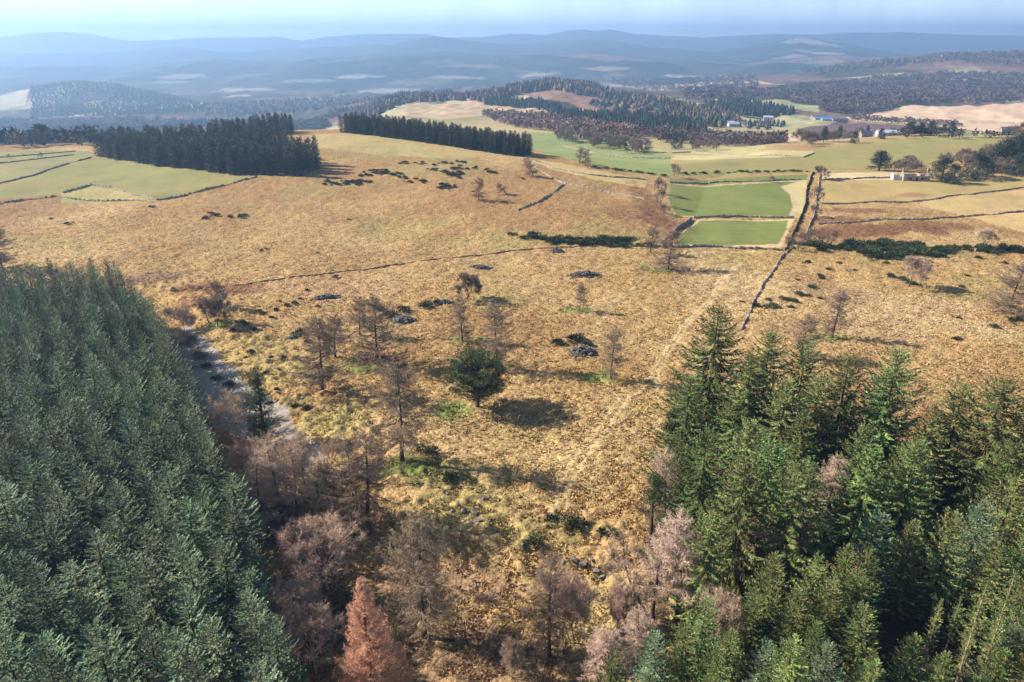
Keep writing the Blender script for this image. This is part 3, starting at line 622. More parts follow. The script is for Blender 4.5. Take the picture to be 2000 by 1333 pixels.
def scatter(P, h, d, n=4000, jitter=.33, rot=.3):
    """Staggered spots at spacing d whose tops (h above the land) lie inside outline P of the photograph."""
    W = hits(P, h); b0, b1 = W.min(0) - 5, W.max(0) + 5; c, s_ = math.cos(rot), math.sin(rot); mid = (b0 + b1) / 2; ext = np.hypot(*(b1 - b0)) / 2 + d
    g = np.arange(-ext, ext, d); u, v = np.meshgrid(g, g * .92); u = u + (np.arange(len(g)) % 2 * d / 2)[:, None]
    u = u.ravel() + rng.uniform(-jitter, jitter, u.size) * d; v = v.ravel() + rng.uniform(-jitter, jitter, v.size) * d
    x = mid[0] + u * c - v * s_; y = mid[1] + u * s_ + v * c; k = (y > 24) & inpoly(x, y, W); x, y = x[k], y[k]
    z = height(x, y); return np.c_[x, y, z]
def darts(P, h, d, tries=26000):
    W = hits(P, h); b0, b1 = W.min(0), W.max(0); q = rng.uniform(b0, b1, (tries, 2)); q = q[(q[:, 1] > 24) & inpoly(q[:, 0], q[:, 1], W)]; out = np.zeros((0, 2))
    for p in q:
        dd = d * (1.12 if p[1] < 90 else 1.0 if p[1] < 125 else .86)
        if not len(out) or ((out - p) ** 2).sum(1).min() > dd * dd: out = np.vstack([out, p])
    return np.c_[out, height(out[:, 0], out[:, 1])]
def visible_first(Pt, h):
    px, py = project(Pt[:, 0], Pt[:, 1], Pt[:, 2] + h); return (px > -40) & (px < 2040) & (py < 1370)
# ------------------------------------------------------------------ the spruce plantation on the left
SP = [spruce(20, 3.7 + .3 * (i % 3), 1.5, .34, .48, 100 + i, 'needle', .5, .16, cones=[.2, .07, .26, .12, .03, .22][i], droop=.3, power=[.68, .62, .78][i % 3], gappy=.14) for i in range(6)]
pts = darts(LEFT_TOPS, 19, 3.7)
v = visible_first(pts, 19)
px, py = project(pts[:, 0], pts[:, 1], pts[:, 2] + 19)
keep = (px > -220) & (py < 1560); pts, v = pts[keep], v[keep]
LW = hits(LEFT_TOPS, 19)
order = np.argsort(np.where(v, np.hypot(pts[:, 0], pts[:, 1]), 1e6)); rest = pts[order[290:]]
for p, vis in zip(pts[order[:290]], v[order[:290]]):
    d = min(abs(float(side_dist(np.array([p[0]]), np.array([p[1]]), LW[5:15])[0])), 99)
    edge = d < 3.0
    far = p[1] > 145
    lab = ('tall dark green spruce on the edge of the left plantation beside the hollow' if edge else 'small looking spruce at the far rounded end of the left plantation' if far else 'blue green spruce packed among others inside the dense left plantation')
    m = SP[int(rng.integers(0, 6))]; f = rng.uniform(.88, 1.05) if p[1] < 130 else rng.uniform(.9, .99); w = rng.uniform(.88, 1.15) * (1.08 if p[1] < 90 else .85 if p[1] > 130 else 1)
    if rng.uniform() < .08: f *= .8; w *= .85
    place('spruce_tree', m, tuple(p), lab, 'spruce tree', 'spruces along the plantation edge' if edge else 'spruces at the far end of the plantation' if far else 'spruces inside the plantation', w, sz=f)
LITE = [spruce(20, 3.5, .6, .35, .5, 160 + i, 'needle', .7, .17, droop=.3, power=.72)['crown'] for i in range(3)]
def me_arrays(me):
    V = np.empty(len(me.vertices) * 3, np.float32); me.vertices.foreach_get('co', V); I = np.empty(len(me.loops), np.int32); me.loops.foreach_get('vertex_index', I)
    c = np.empty(len(me.vertices) * 4, np.float32); me.color_attributes['tint'].data.foreach_get('color', c); return V.reshape(-1, 3), I.reshape(-1, 4), c.reshape(-1, 4)[:, :3]
LA_ = [me_arrays(m) for m in LITE]; Vs, Fs, Cs, tot = [], [], [], 0
for p in rest:
    V, I, c = LA_[int(rng.integers(0, 3))]; a = rng.uniform(0, 6.28); f = rng.uniform(.9, .99); ca, sa = math.cos(a) * f, math.sin(a) * f
    Vs.append(np.c_[V[:, 0] * ca - V[:, 1] * sa, V[:, 0] * sa + V[:, 1] * ca, V[:, 2] * f] + p); Fs.append(I + tot); Cs.append(c * rng.uniform(.78, 1.2)); tot += len(V)
tag(obj('spruce_plantation', mesh('spruce_plantation', np.concatenate(Vs), np.concatenate(Fs), M['needle'], colors=np.concatenate(Cs))), 'farthest spruces of the left plantation merging into one dense mass', 'plantation', None, 'stuff')
print('plantation', len(pts), int(v.sum()), len(rest))
# ------------------------------------------------------------------ old conifers on the right
OLD = [spruce(25, 7.4 + .6 * (i % 3), 1.4, .06, .55, 200 + i, 'needle_old', .95, .19, cones=[.3, .1, .4, .04, .2][i], droop=.42, power=[.62, .58, .72, .64, .56][i], gappy=.16, hang=.5) for i in range(5)]
first = [(1405,597,26),(1507,648,24),(1470,690,21),(1578,662,24),(1605,735,20),(1662,690,23),(1757,684,25),(1733,728,20),(1886,748,21),(1965,738,24),(1540,738,20),(1350,735,20),(1830,800,17),(1330,850,13)]
used = []
for i, (a, b, h) in enumerate(first):
    p = base_at(a, b, h); used.append(p)
    place('old_spruce', OLD[i % 5], tuple(p), 'big ragged old spruce rising above the top edge of the right wood', 'spruce tree', 'tall spruces at the top edge of the right wood', h / 25 * rng.uniform(.98, 1.15) * (1.2 if i == 0 else 1), sz=h / 25)
OLD_TOPS = [(1345,765),(1430,730),(1600,760),(1800,775),(2000,790),(2200,780),(2200,960),(1990,925),(1820,930),(1640,960),(1480,985),(1380,985),(1345,900)]
pts = scatter(OLD_TOPS, 20, 7.6, jitter=.35, rot=.8)
for p in pts:
    if min(np.hypot(p[0] - u[0], p[1] - u[1]) for u in used) < 4.6: continue
    h = rng.uniform(16, 23); px_, py_ = project(p[0], p[1], p[2] + h)
    if px_ > 2160 or (1690 < px_ < 1960 and py_ > 880): continue
    used.append(p); place('old_spruce', OLD[int(rng.integers(0, 5))], tuple(p), 'broad dark old spruce deep inside the right wood', 'spruce tree', 'old spruces inside the right wood', h / 25 * rng.uniform(.9, 1.15), sz=h / 25)
YS = [spruce(17, 3.6 + .3 * (i % 3), 1.4, .16, .42, 300 + i, 'needle' if i == 2 else 'needle_old', .6, .13, cones=[.12, .2, .05, .28, .03][i], droop=.35, power=.62, hang=.1) for i in range(5)]
front = [(1515,1082,17),(1988,930,20),(1722,1000,17),(1600,1085,17),(1380,1165,14),(1628,1130,16),(1868,1000,18),(1925,975,18),(1790,1015,16),(1560,1150,15),(1475,1150,14),(1340,1215,13),(1280,1235,13),(1660,1065,17),(1595,1215,13),(1850,1275,12),(1790,1240,12),(1500,1255,13),(1430,1230,13),(1690,1180,15)]
used2 = []
for i, (a, b, h) in enumerate(front):
    p = base_at(a, b, h); used2.append(p)
    place('young_spruce', YS[i % 5], tuple(p), 'pointed young spruce standing proud in the lower right wood', 'spruce tree', 'pointed spruces standing proud lower right', h / 17, sz=h / 17)
YT = [(1090,1420),(1130,1330),(1215,1262),(1300,1222),(1390,1175),(1500,1115),(1600,1075),(1700,1030),(1800,1030),(1900,1000),(2060,945),(2240,900),(2300,1500),(1700,1500),(1100,1520)]
pts = scatter(YT, 15, 4.1, jitter=.33, rot=.2)
for p in pts:
    if min(np.hypot(p[0] - u[0], p[1] - u[1]) for u in used2) < 2.6: continue
    h = rng.uniform(12, 17); px_, py_ = project(p[0], p[1], p[2] + h)
    if px_ > 2230 or py_ > 1500 or (1730 < px_ < 1905 and py_ > 1070) or (1650 < px_ < 1960 and 1120 < py_ < 1230): continue
    used2.append(p); place('young_spruce', YS[int(rng.integers(0, 5))], tuple(p), 'green young spruce crowded in the lower right wood', 'spruce tree', 'crowded spruces in the lower right wood', h / 17 * rng.uniform(.85, 1.1), sz=h / 17)
SL = [spruce(18, 1.35, 1.0, .5, .42, 330 + i, 'needle_old', .45, .12, cones=.05, droop=.3, bark='bark_pale', gappy=.2, dead=1.0) for i in range(2)]
for i, (a, b, h) in enumerate([(1932,1128,18),(1990,1100,19),(1962,1185,16),(1905,1215,14),(1880,1160,13),(1840,1170,13),(2030,1160,18)]):
    p = base_at(a, b, h); place('slender_spruce', SL[i % 2], tuple(p), 'slender spruce with pale bare lower trunk at the right edge', 'spruce tree', 'slender bare stemmed spruces', h / 18, sz=h / 18)
print('right', len(used), len(used2))
# ------------------------------------------------------------------ larches, birches and pines, one by one
def by(px, pyb, pyt):
    b = base_at(px, pyb); return b, h_for(b, pyt)
LA = [larch(15, 5.0, 400, 'larch', 90, 90, .16, .5, .2, .6, .3, .85, .05), larch(15, 6.2, 401, 'larch', 115, 90, .1, .5, .3, .4, .45, .85, .05), larch(18, 4.1, 402, 'larch', 100, 75, .15, .45, .15, .8, .35, .85, .045, irregular=.45), larch(14, 4.0, 403, 'larch', 75, 75, .2, .5, .25, .6, .35, .8, .05)]
LH = [15, 15, 18, 14]
larches = [
 (4,524,434,0,1.0,'tall bare larch cut by the left edge behind the plantation'),
 (630,765,620,0,1.0,'bare larch with a dark straight trunk, lowest of the left group on the moor'),
 (655,697,617,3,1.3,'thinner bare larch standing just behind the lowest one on the moor'),
 (740,715,588,1,1.05,'widest bushy bare larch of the moor, on green turf beside the gorse heap'),
 (703,655,582,3,1.1,'bare larch peeping out behind the widest bushy larch'),
 (785,900,700,2,1.0,'tallest lone bare larch, thin crowned, standing in front of the round pine'),
 (903,667,582,0,.85,'bare larch whose long trunk shows, below the round topped broadleaf'),
 (972,718,593,2,1.1,'bare larch with drooping twigs directly behind the round green pine'),
 (1193,742,640,2,1.0,'spindly pointed bare larch right of the stony gorse mound'),
 (1132,608,552,3,.8,'small bare larch on a green patch in the middle of the moor'),
 (1305,527,453,1,1.1,'dense bare larch in front of the field corner wall'),
 (1270,493,443,3,1.2,'smaller bare larch behind and left of the field corner one'),
 (1625,660,566,2,1.0,'single thin bare larch on the right moor with a long shadow'),
 (1972,612,522,1,1.35,'broad spreading bare larch at the far right edge of the moor'),
 (935,392,348,0,1.1,'lone bare larch on the far hill below the gorse'),
 (1132,320,288,3,1.2,'bare larch in the trio beyond the long conifer belt, left one'),
 (1143,324,292,0,1.2,'bare larch in the trio beyond the long conifer belt, right one'),
 (427,600,548,3,1.2,'hazy bare larch behind the round tree near the plantation'),
 (1565,700,618,3,1.4,'pinkish bare larch half hidden behind the right wood'),
]
for px_, pb, pt, k, w, lab in larches:
    b, h = by(px_, pb, pt); place('larch_tree', LA[k], tuple(b), lab, 'larch tree', None, h / LH[k] * w, sz=h / LH[k])
def one(name, meshes, loc, lab, cat='larch tree', **k): return place(name, meshes, tuple(loc), lab, cat, **k)
b, h = by(1042, 345, 306); one('larch_tree', LA[0], b, 'bare larch leaning left by the old wall on the far hill', s=h / 15 * 1.2, sz=h / 15, lean=(0, R(-20)), rz=0)
b, h = by(990, 380, 358); one('larch_tree', LA[3], b, 'short bare larch blown nearly flat on the far hill', s=h / 14 * 1.8, sz=h / 14 * 1.3, lean=(0, R(-38)), rz=0)
b, h = by(408, 632, 580); one('larch_tree', larch(11, 1.3, 420, limbs=26, tw=10, bend=.3), b, 'thin dead leaning stem left of the round tree', s=h / 11, lean=(0, R(-14)), rz=0)
# round broadleaves
RB = [bare_tree(9, 4.2, 430, 'shrub', 6, 4, .2, 16, .7, .045), bare_tree(9, 4.0, 431, 'birch', 6, 4, .3, 14, .7, .045, up=.6), bare_tree(7, 3.2, 432, 'shrub', 5, 3, .2, 14, .7, .04)]
for px_, pb, pt, k, w, lab in [
 (912,585,532,0,1.0,'round topped bare broadleaf in the middle of the moor'),
 (425,637,577,0,1.05,'round dark bare broadleaf near the plantation end'),
 (1775,560,500,1,1.05,'pink tinged flat topped bare tree on the right moor'),
 (1920,487,446,1,1.0,'rounded pink bare tree beyond the gorse at the far right'),
 (1622,482,446,2,.9,'small purple bare tree just beyond the gorse line'),
 (1560,488,450,2,1.3,'purple bare thorn at the foot of the long hedge, left one'),
 (1583,480,446,2,1.2,'purple bare thorn at the foot of the long hedge, right one'),
 (1593,395,362,2,1.0,'grey bare thorn halfway up the long hedge'),
 (1590,425,398,2,.9,'grey bare thorn on the lower half of the long hedge'),
 (1601,352,322,2,1.1,'bushy bare thorn at the top end of the long hedge'),
 (1508,357,343,2,1.0,'tiny bare thorn on the wall above the bright field'),
 (1297,418,398,2,1.1,'brown thorn bush at the left edge of the bright field'),
 (1288,380,345,2,.8,'bare thorn on the bracken bank left of the bright field'),
 (1291,402,365,2,.7,'second bare thorn on the bracken bank left of the bright field'),
 (1316,345,318,2,.9,'dark thorn at the corner of the green strip'),
 (80,308,298,2,1.1,'lone round tree on a wall in the pale left fields'),
 (18,309,301,2,1.0,'small round tree at the left edge of the pale fields'),
 (1262,298,286,2,1.5,'round bare grove tree beyond the green valley field'),
 (1225,300,288,2,1.4,'wide bare bush beyond the green valley field'),
 ]:
    b, h = by(px_, pb, pt); hh = [9, 9, 7][k]; one('bare_tree', RB[k], b, lab, 'bare tree', s=h / hh * w, sz=h / hh)
PN = scots_pine(12.3, 6.0, 440, 230, 170, size=.85)
b, h = by(932, 796, 693); one('pine_tree', PN, b, 'round green pine casting a broad shadow in the middle of the moor', 'pine tree', s=h / 12.3 * 1.15, rz=0)
PT = scots_pine(19, 3.3, 441, 85, 230, low=.12, size=1.0, tall=True)
b = base_at(497, 715, 17); one('pine_tree', PT, b, 'tall dark pine at the plantation edge above the frosty hollow', 'pine tree', s=17 / 19, sz=17 / 19)
PW = scots_pine(13, 2.3, 442, 40, 150, low=.55, size=.9, tall=True)
for px_, pt, h, lab in [(1283,925,13,'wispy green pine with bare lower trunk on the left edge of the right wood'), (1318,800,13,'leaning bright green pine at the upper left edge of the right wood'), (1300,1010,11,'shorter wispy pine among the larches left of the right wood')]:
    one('pine_tree', PW, base_at(px_, pt, h), lab, 'pine tree', s=h / 13)
# foreground larches in and beside the hollow
FL = [larch(17, 4.3, 450, 'larch', 120, 70, .2, .5, .15, .8, .35, .7, .035), larch(19, 5.0, 451, 'larch', 190, 70, .12, .55, .3, .9, .2, .8, .030, sub=3), larch(15, 2.6, 452, 'birch', 110, 46, .3, .4, .25, .6, .4, .7, .03),
      larch(21, 5.0, 453, 'larch_pink', 300, 90, .02, 1.0, .4, .0, .1, .6, .034, irregular=.16, sub=4)]
FH = [17, 19, 15, 21]
for px_, pt, h, k, w, lab in [
 (672,868,17,0,1.0,'left one of two dark stemmed bare larches above the pink crowned tree'),
 (703,850,18,0,1.15,'right one of two dark stemmed bare larches above the pink crowned tree'),
 (530,865,15,2,1.1,'bare larch with rosy crown close to the plantation edge'),
 (560,872,14,2,1.0,'leaning dark stem in the bare rosy group beside the hollow'),
 (590,862,14,2,1.05,'bare larch at the right end of the rosy group'),
 (500,905,14,2,1.2,'bare larch in the shade of the plantation'),
 (615,905,12,2,.9,'thin bare larch between the rosy group and the two dark stems'),
 (815,1012,19,1,1.05,'big wide bare larch with drooping brown twigs beside the salmon cone shaped one'),
 (708,1130,21,3,.93,'salmon pink cone shaped larch at the bottom of the view'),
 (778,1255,13,3,.75,'small salmon larch at the right foot of the cone shaped one'),
 (1078,1085,16,1,.75,'weeping bare larch left of the pale many stemmed tree'),
 (1312,885,15,2,1.0,'pinkish bare larch against the upper left edge of the right wood'),
 (1345,1010,16,2,1.15,'pinkish bare larch lower down along the left edge of the right wood'),
 (1290,1040,14,2,1.1,'pale bare larch leaning over the slope left of the right wood'),
 (1240,1190,11,2,1.3,'low pinkish larch left of the front spruces'),
 (1170,1230,10,2,1.3,'lowest pinkish larch at the bottom edge near the front spruces'),
 (1640,900,14,2,1.0,'pale rosy larch deep in the right wood'),
 ]:
    one('larch_tree', FL[k], base_at(px_, pt, h), lab, s=h / FH[k] * w, sz=h / FH[k])
BR = [bare_tree(13, 4.6, 460, 'birch', 7, 4, .35, 11, .8, .028, up=.55, r0=.014, bark='bark_pale'), bare_tree(11, 3.6, 461, 'birch', 6, 4, .3, 12, .7, .026, up=.6, r0=.012, stems=3, bark='bark_pale')]
for px_, pt, h, k, w, lab in [
 (622,1005,13,0,1.1,'pale pink crowned birch glowing in the shaded hollow above the salmon larch'),
 (432,768,12,0,1.0,'rosy birch crown at the plantation edge below the tall dark pine'),
 (475,845,12,0,.95,'rosy birch crown lower down the plantation edge'),
 (560,845,10,0,.8,'rosy bare birch beside the frosty hollow'),
 (640,850,9,0,.8,'brown bare birch at the foot of the bank left of the tall lone larch'),
 (1125,1125,11,1,.8,'pale many stemmed bare tree on the bottom slope'),
 (1505,985,14,0,.95,'pale leafless crown in a gap of the right wood'),
 (1425,1145,13,0,.6,'pink birch between the old and the young spruces'),
 (350,590,9,0,.8,'grey bare tree at the far edge of the plantation'),
 (338,640,8,0,.8,'purple bare scrub tree against the plantation above the frosty hollow'),
 (1220,1150,9,1,.7,'bare birch on the lower slope left of the pale larch'),
 (1000,1255,6,1,.7,'low bare birch at the bottom of the slope'),
 (560,1120,11,0,.9,'shaded bare birch beside the plantation below the pink crowned one'),
 (600,1180,11,0,.9,'dark bare birch in the deep shade beside the plantation'),
 ]:
    hh = [13, 11][k]; one('birch_tree', BR[k], base_at(px_, pt, h), lab, 'birch tree', s=h / hh * w, sz=h / hh)
cm_ = larch(13, 3.0, 470, 'birch', 34, 40, .3, .35, .1, .8, 1.3, .7, .03, lean=(-.28, 0))
one('larch_tree', cm_, base_at(1275, 1215), 'bare larch with a long curved dark trunk leaning left', s=1.0, rz=R(0))
# leafless scrub and stacked dead wood in the hollow
SH = [shrub_mesh(480 + i) for i in range(3)]
def shrubs(P, d, s0, s1, label, group, h=0.5, mx=60):
    pts = scatter(P, h, d, jitter=.5); rng.shuffle(pts)
    for p in pts[:mx]:
        s = rng.uniform(s0, s1); o = obj('bare_shrub', SH[int(rng.integers(0, 3))], None, tuple(p)); o.scale = (s, s, s * .8); o.rotation_euler[2] = rng.uniform(0, 6.28); tag(o, label, 'shrub', group)
shrubs([(320,600),(380,610),(395,700),(350,690)], 4, 1.5, 3, 'grey leafless shrub between the plantation end and the frost', 'shrubs at the plantation end')
shrubs([(480,860),(620,900),(740,1000),(720,1080),(540,1060)], 3.6, 1.4, 2.6, 'brown leafless shrub under the rosy bare trees', 'shrubs under the rosy trees', mx=26)
shrubs([(760,1050),(1000,1040),(1180,1080),(1240,1200),(1000,1333),(860,1333)], 3.6, .7, 1.8, 'brown leafless shrub on the bottom slope', 'shrubs on the bottom slope', mx=30)
shrubs([(1240,1000),(1330,960),(1380,1200),(1240,1240)], 3.0, 1.2, 2.4, 'pale leafless shrub at the left foot of the right wood', 'shrubs at the foot of the right wood')
# ------------------------------------------------------------------ gorse
GO = [gorse_mesh(500 + i) for i in range(5)]
def gorse(px_, py_, s, label, group=None, zs=.8):
    b = base_at(px_, py_); o = obj('gorse_bush', GO[int(rng.integers(0, 5))], None, tuple(b - [0, 0, .1])); o.scale = (s, s, s * zs); o.rotation_euler[2] = rng.uniform(0, 6.28); tag(o, label, 'gorse bush', group)
def gorse_line(P, n, s0, s1, label, group, wob=4):
    P = np.array(P, float); L_ = np.r_[0, np.cumsum(np.hypot(*np.diff(P, axis=0).T))]
    for t in np.linspace(0, L_[-1], n):
        gorse(np.interp(t, L_, P[:, 0]) + rng.normal(0, wob), np.interp(t, L_, P[:, 1]) + rng.normal(0, wob * .35), rng.uniform(s0, s1), label, group)
for a in [(585,655,2.2,'low dark gorse left of the lowest larch on the moor'), (600,668,1.6,'small gorse at the foot of the left larch group'), (1098,672,2.0,'gorse on the left side of the stony mound'), (1128,665,2.6,'round green gorse crowning the stony mound'), (1150,675,1.6,'little gorse on the right end of the stony mound'),
          (765,618,2.6,'left gorse on the big stone heap'), (790,610,2.4,'right gorse on the big stone heap'), (745,606,1.6,'small gorse at the left end of the big stone heap'), (833,600,2.6,'gorse patch between the two heaps'), (855,592,1.8,'gorse just left of the round topped broadleaf'),
          (877,942,1.8,'olive bush on the stony bank below the tall lone larch'), (1083,1015,1.5,'gorse at the left end of the row on the lower slope'), (1112,1025,2.2,'largest gorse of the row on the lower slope'), (1150,1030,1.1,'small gorse in the row on the lower slope'), (1192,1045,1.8,'gorse at the right end of the row on the lower slope'), (1043,1060,1.7,'gorse above the bottom slope near the boulders'),
          (842,885,2.2,'dark gorse at the foot of the tall lone larch'), (580,795,1.2,'gorse tuft at the foot of the bank, left one'), (595,800,1.3,'gorse tuft at the foot of the bank, right one'), (738,850,1.0,'small tuft near the tall lone larch'), (480,880,1.6,'dark low bush in the frosty hollow'), (425,742,1.5,'dark bush amid the frost, left one'), (395,720,1.8,'dark bush amid the frost, right one'), (445,755,1.6,'dark bush at the lower end of the frost')]:
    gorse(*a)
G1 = 'dark gorse in the long patch above the moor wall'
gorse_line([(1015,460),(1060,470),(1120,478),(1180,474),(1235,470)], 30, 1.6, 3.0, G1, 'gorse above the moor wall', 7)
gorse_line([(1065,466),(1120,470),(1200,480),(1262,478)], 18, 1.4, 2.6, G1, 'gorse above the moor wall', 6)
G2 = 'dark gorse in the broad band across the right moor'
gorse_line([(1555,478),(1640,487),(1700,492),(1780,490),(1860,488),(1995,492)], 64, 1.5, 3.2, G2, 'gorse band on the right moor', 8)
gorse_line([(1660,482),(1740,480),(1800,486),(1840,500),(1700,502)], 48, 1.6, 3.4, G2, 'gorse band on the right moor', 9)
G3 = 'gorse in the scattered patch on the far hill'
for P, n in (([(640,358),(700,360)], 12), ([(700,348),(740,335),(785,345)], 16), ([(795,350),(830,356)], 6), ([(850,335),(900,345),(900,330)], 14), ([(860,365),(885,366)], 6), ([(790,320),(900,318),(960,340)], 14)):
    gorse_line(P, int(n * 1.5), .9, 2.2, G3, 'gorse on the far hill', 8)
G4 = 'small gorse tuft beside the moor wall on the right'
for a, b_, s in [(1482,600,1.7),(1505,600,2.1),(1535,586,1.6),(1543,590,1.8),(1500,588,1.2),(1542,602,1.3),(1560,575,1.6),(1586,562,1.6),(1605,545,1.4),(1604,540,1.3),(1575,515,1.6),(1618,527,1.2),(1578,578,1.1),(1602,584,1.1)]: gorse(a, b_, s, G4, 'tufts beside the right moor wall')
G5 = 'low gorse tuft dotted over the right moor'
for a, b_, s in [(1740,542,1.8),(1760,548,1.9),(1780,556,1.6),(1795,558,1.2),(1880,562,1.2),(1870,664,1.4),(1940,640,1.4),(1990,625,1.4),(1975,628,1.5),(1868,622,1.0),(1910,505,1.5),(1960,515,1.3),(1700,500,1.5),(1640,515,1.0),(1730,515,1.2),(1810,512,1.3),(1450,590,.8),(1890,540,1.0),(1560,548,.9)]: gorse(a, b_, s, G5, 'tufts on the right moor')
G6 = 'tiny dark tuft on the slope above the frosty hollow'
for a, b_ in [(515,615),(530,622),(540,608),(575,594),(560,600),(545,590),(585,585),(620,600),(600,568),(470,632),(482,636),(495,690),(480,700),(455,647),(497,645),(490,690),(520,730),(545,725),(600,735),(540,762),(555,700),(530,700),(580,700),(655,542),(505,610)]: gorse(a, b_, rng.uniform(.55, 1.1), G6, 'tufts above the frosty hollow', 1.1)
G7 = 'tiny dark bush on the far left slope'
for a, b_, s in [(405,428,2.2),(425,422,2),(412,418,1.4),(450,425,1.6),(470,425,2.2),(480,422,1.6),(135,438,1.6),(100,428,1),(295,406,1.5),(520,487,.8),(680,430,.9),(510,490,.9),(620,495,.7),(740,430,.7),(1020,350,1.3),(925,375,1)]: gorse(a, b_, s, G7, 'bushes on the far left slope')
G8 = 'gorse in the thin line along the foot of the far pasture'
gorse_line([(1160,328),(1250,338),(1290,345)], 12, 1.2, 2.2, G8, 'gorse along the far pasture foot', 2)
gorse_line([(1330,341),(1400,339),(1480,337),(1575,336)], 20, 1.0, 2.4, 'hedge bush along the top of the bright green strip', 'hedge bushes above the green strip', 2)
# ------------------------------------------------------------------ dry stone walls
def wall_line(P, label, w=.9, h=1.2, mat='wallstone', name='stone_wall', rough=.35, gap=0.0, cat='wall'):
    w *= .8; h *= .72
    W = hits(P); seg = np.hypot(*np.diff(W, axis=0).T); L_ = np.r_[0, np.cumsum(seg)]; step = max(.8, L_[-1] / 400); n = max(4, int(L_[-1] / step)); t = np.linspace(0, L_[-1], n)
    x = np.interp(t, L_, W[:, 0]); y = np.interp(t, L_, W[:, 1]); x = x + fbm(t / 14, t * 0, 2, 5) * .8; y = y + fbm(t / 14, t * 0 + 5, 2, 6) * .8
    dx = np.gradient(x); dy = np.gradient(y); l = np.hypot(dx, dy) + 1e-9; nx, ny = -dy / l, dx / l; z = height(x, y)
    hh = h * (1 + rough * rng.normal(0, .55, n)).clip(.25, 1.6); hh = np.where(fbm(t / 9, t * 0 + 2, 2, 77) < -.6 + gap, .2, hh); ww = w * (1 + rng.normal(0, .12, n)); ja = rng.normal(0, .08, (n, 2))
    prof = [(-.6, -.3), (-.42, .75), (-.12, 1.0), (.15, .95), (.42, .7), (.6, -.3)]
    V = np.stack([np.c_[x + nx * ww * a + ja[:, 0], y + ny * ww * a + ja[:, 1], z + np.where(b > 0, hh * b, b * h) + (rng.normal(0, .07, n) if b > 0 else 0)] for a, b in prof], 1).reshape(-1, 3)
    k = len(prof); I = np.arange(n * k).reshape(n, k); Fc = np.stack([I[:-1, :-1], I[:-1, 1:], I[1:, 1:], I[1:, :-1]], -1).reshape(-1, 4)
    ends = [tuple(I[0, ::-1]), tuple(I[-1])]
    me = mesh(name, V, [tuple(f) for f in Fc] + ends, M[mat]); return tag(obj(name, me), label, cat, None, 'thing')
wall_line([(1548,484),(1528,500),(1507,535),(1485,570),(1468,605),(1448,645)], 'crooked stone wall running down the moor beside the right wood', 0.68, 0.82, rough=.5)
wall_line([(330,571),(420,563),(540,548),(660,532),(780,518),(900,503),(1000,490),(1060,485),(1150,483),(1265,482)], 'long low wall crossing the whole moor below the gorse patch', .4, .42, rough=.5, mat='turfbank', gap=.2)
wall_line([(1270,483),(1400,484),(1530,489)], 'wall along the bottom of the lower green field', .7, 1.1)
wall_line([(1347,430),(1320,452),(1292,478)], 'dark thick wall at the left corner of the lower green field', 1.0, 1.7, rough=.15)
wall_line([(1352,427),(1450,425),(1552,426)], 'wall between the two bright green fields', .8, 1.2)
wall_line([(1306,358),(1400,357),(1500,355),(1576,351)], 'wall between the green strip and the upper bright field', .6, 1.0)
wall_line([(1588,338),(1580,365),(1576,395),(1568,425),(1550,462),(1536,490)], 'dark hedge bank along the right side of the bright fields', 1.1, 1.0, rough=.7, mat='shrub', name='hedge_bank', cat='hedge')
wall_line([(1601,342),(1598,370),(1595,400),(1590,425),(1575,465)], 'second wall of the sunken lane right of the bright fields', .7, 1.1, rough=.5)
wall_line([(1600,399),(1680,398),(1760,396),(1820,391),(1900,380),(1990,368),(2080,356)], 'wall curving across the tan fields on the right', 0.60, 0.88, rough=.2)
wall_line([(1600,353),(1680,350),(1745,348)], 'short wall left of the ruined cottage', .7, 1.1)
wall_line([(1595,438),(1650,437),(1690,434),(1740,430),(1800,430),(1880,425),(1930,420),(2000,413),(2080,405)], 'wall above the rust coloured bracken on the right', 0.68, 0.95, rough=.4)
wall_line([(1900,490),(1960,488),(2060,486)], 'short wall behind the gorse at the far right', .8, 1.1)
wall_line([(-20,364),(60,345),(110,328),(180,308)], 'wall slanting between the two large pale left fields', 0.68, 1.02, rough=.2)
wall_line([(-20,322),(70,312),(145,303)], 'thin wall across the farthest left field', 0.60, 0.88)
wall_line([(-20,310),(60,304),(150,296)], 'topmost wall on the farthest left field', 0.60, 0.82)
wall_line([(500,347),(430,365),(370,380),(310,392),(260,382),(225,367),(180,362),(125,378)], 'tumbled wall along the lower edge of the left green field', .7, 1.0, rough=.6, gap=.15)
wall_line([(-20,402),(40,392),(110,385),(180,393),(300,395)], 'ruined wall below the left fields', .9, 1.0, rough=.7, gap=.3)
wall_line([(1030,314),(1080,330),(1150,342),(1200,347),(1265,352)], 'upper wall dropping across the far hill pasture', .7, 1.0, rough=.4)
wall_line([(1035,322),(1060,338),(1100,358),(1150,368),(1220,380),(1260,390)], 'old wall dropping across the far hill towards the thorns', .7, .8, rough=.5, gap=.2)
wall_line([(1098,362),(1075,382),(1045,398),(1015,412)], 'short broken wall branching down the far hill', .8, 1.0, rough=.6, gap=.2)
wall_line([(1745,548),(1810,562),(1860,572),(1920,585)], 'tumbled turf wall on the right moor', .8, .7, rough=.6, gap=.3, mat='turfbank')
wall_line([(1100,286),(1160,300),(1240,309),(1310,310)], 'wall in the green valley fields beyond the belt', .9, 1.4)
wall_line([(1310,300),(1350,298),(1480,306),(1570,308),(1590,300)], 'wall across the long olive field', .9, 1.1)
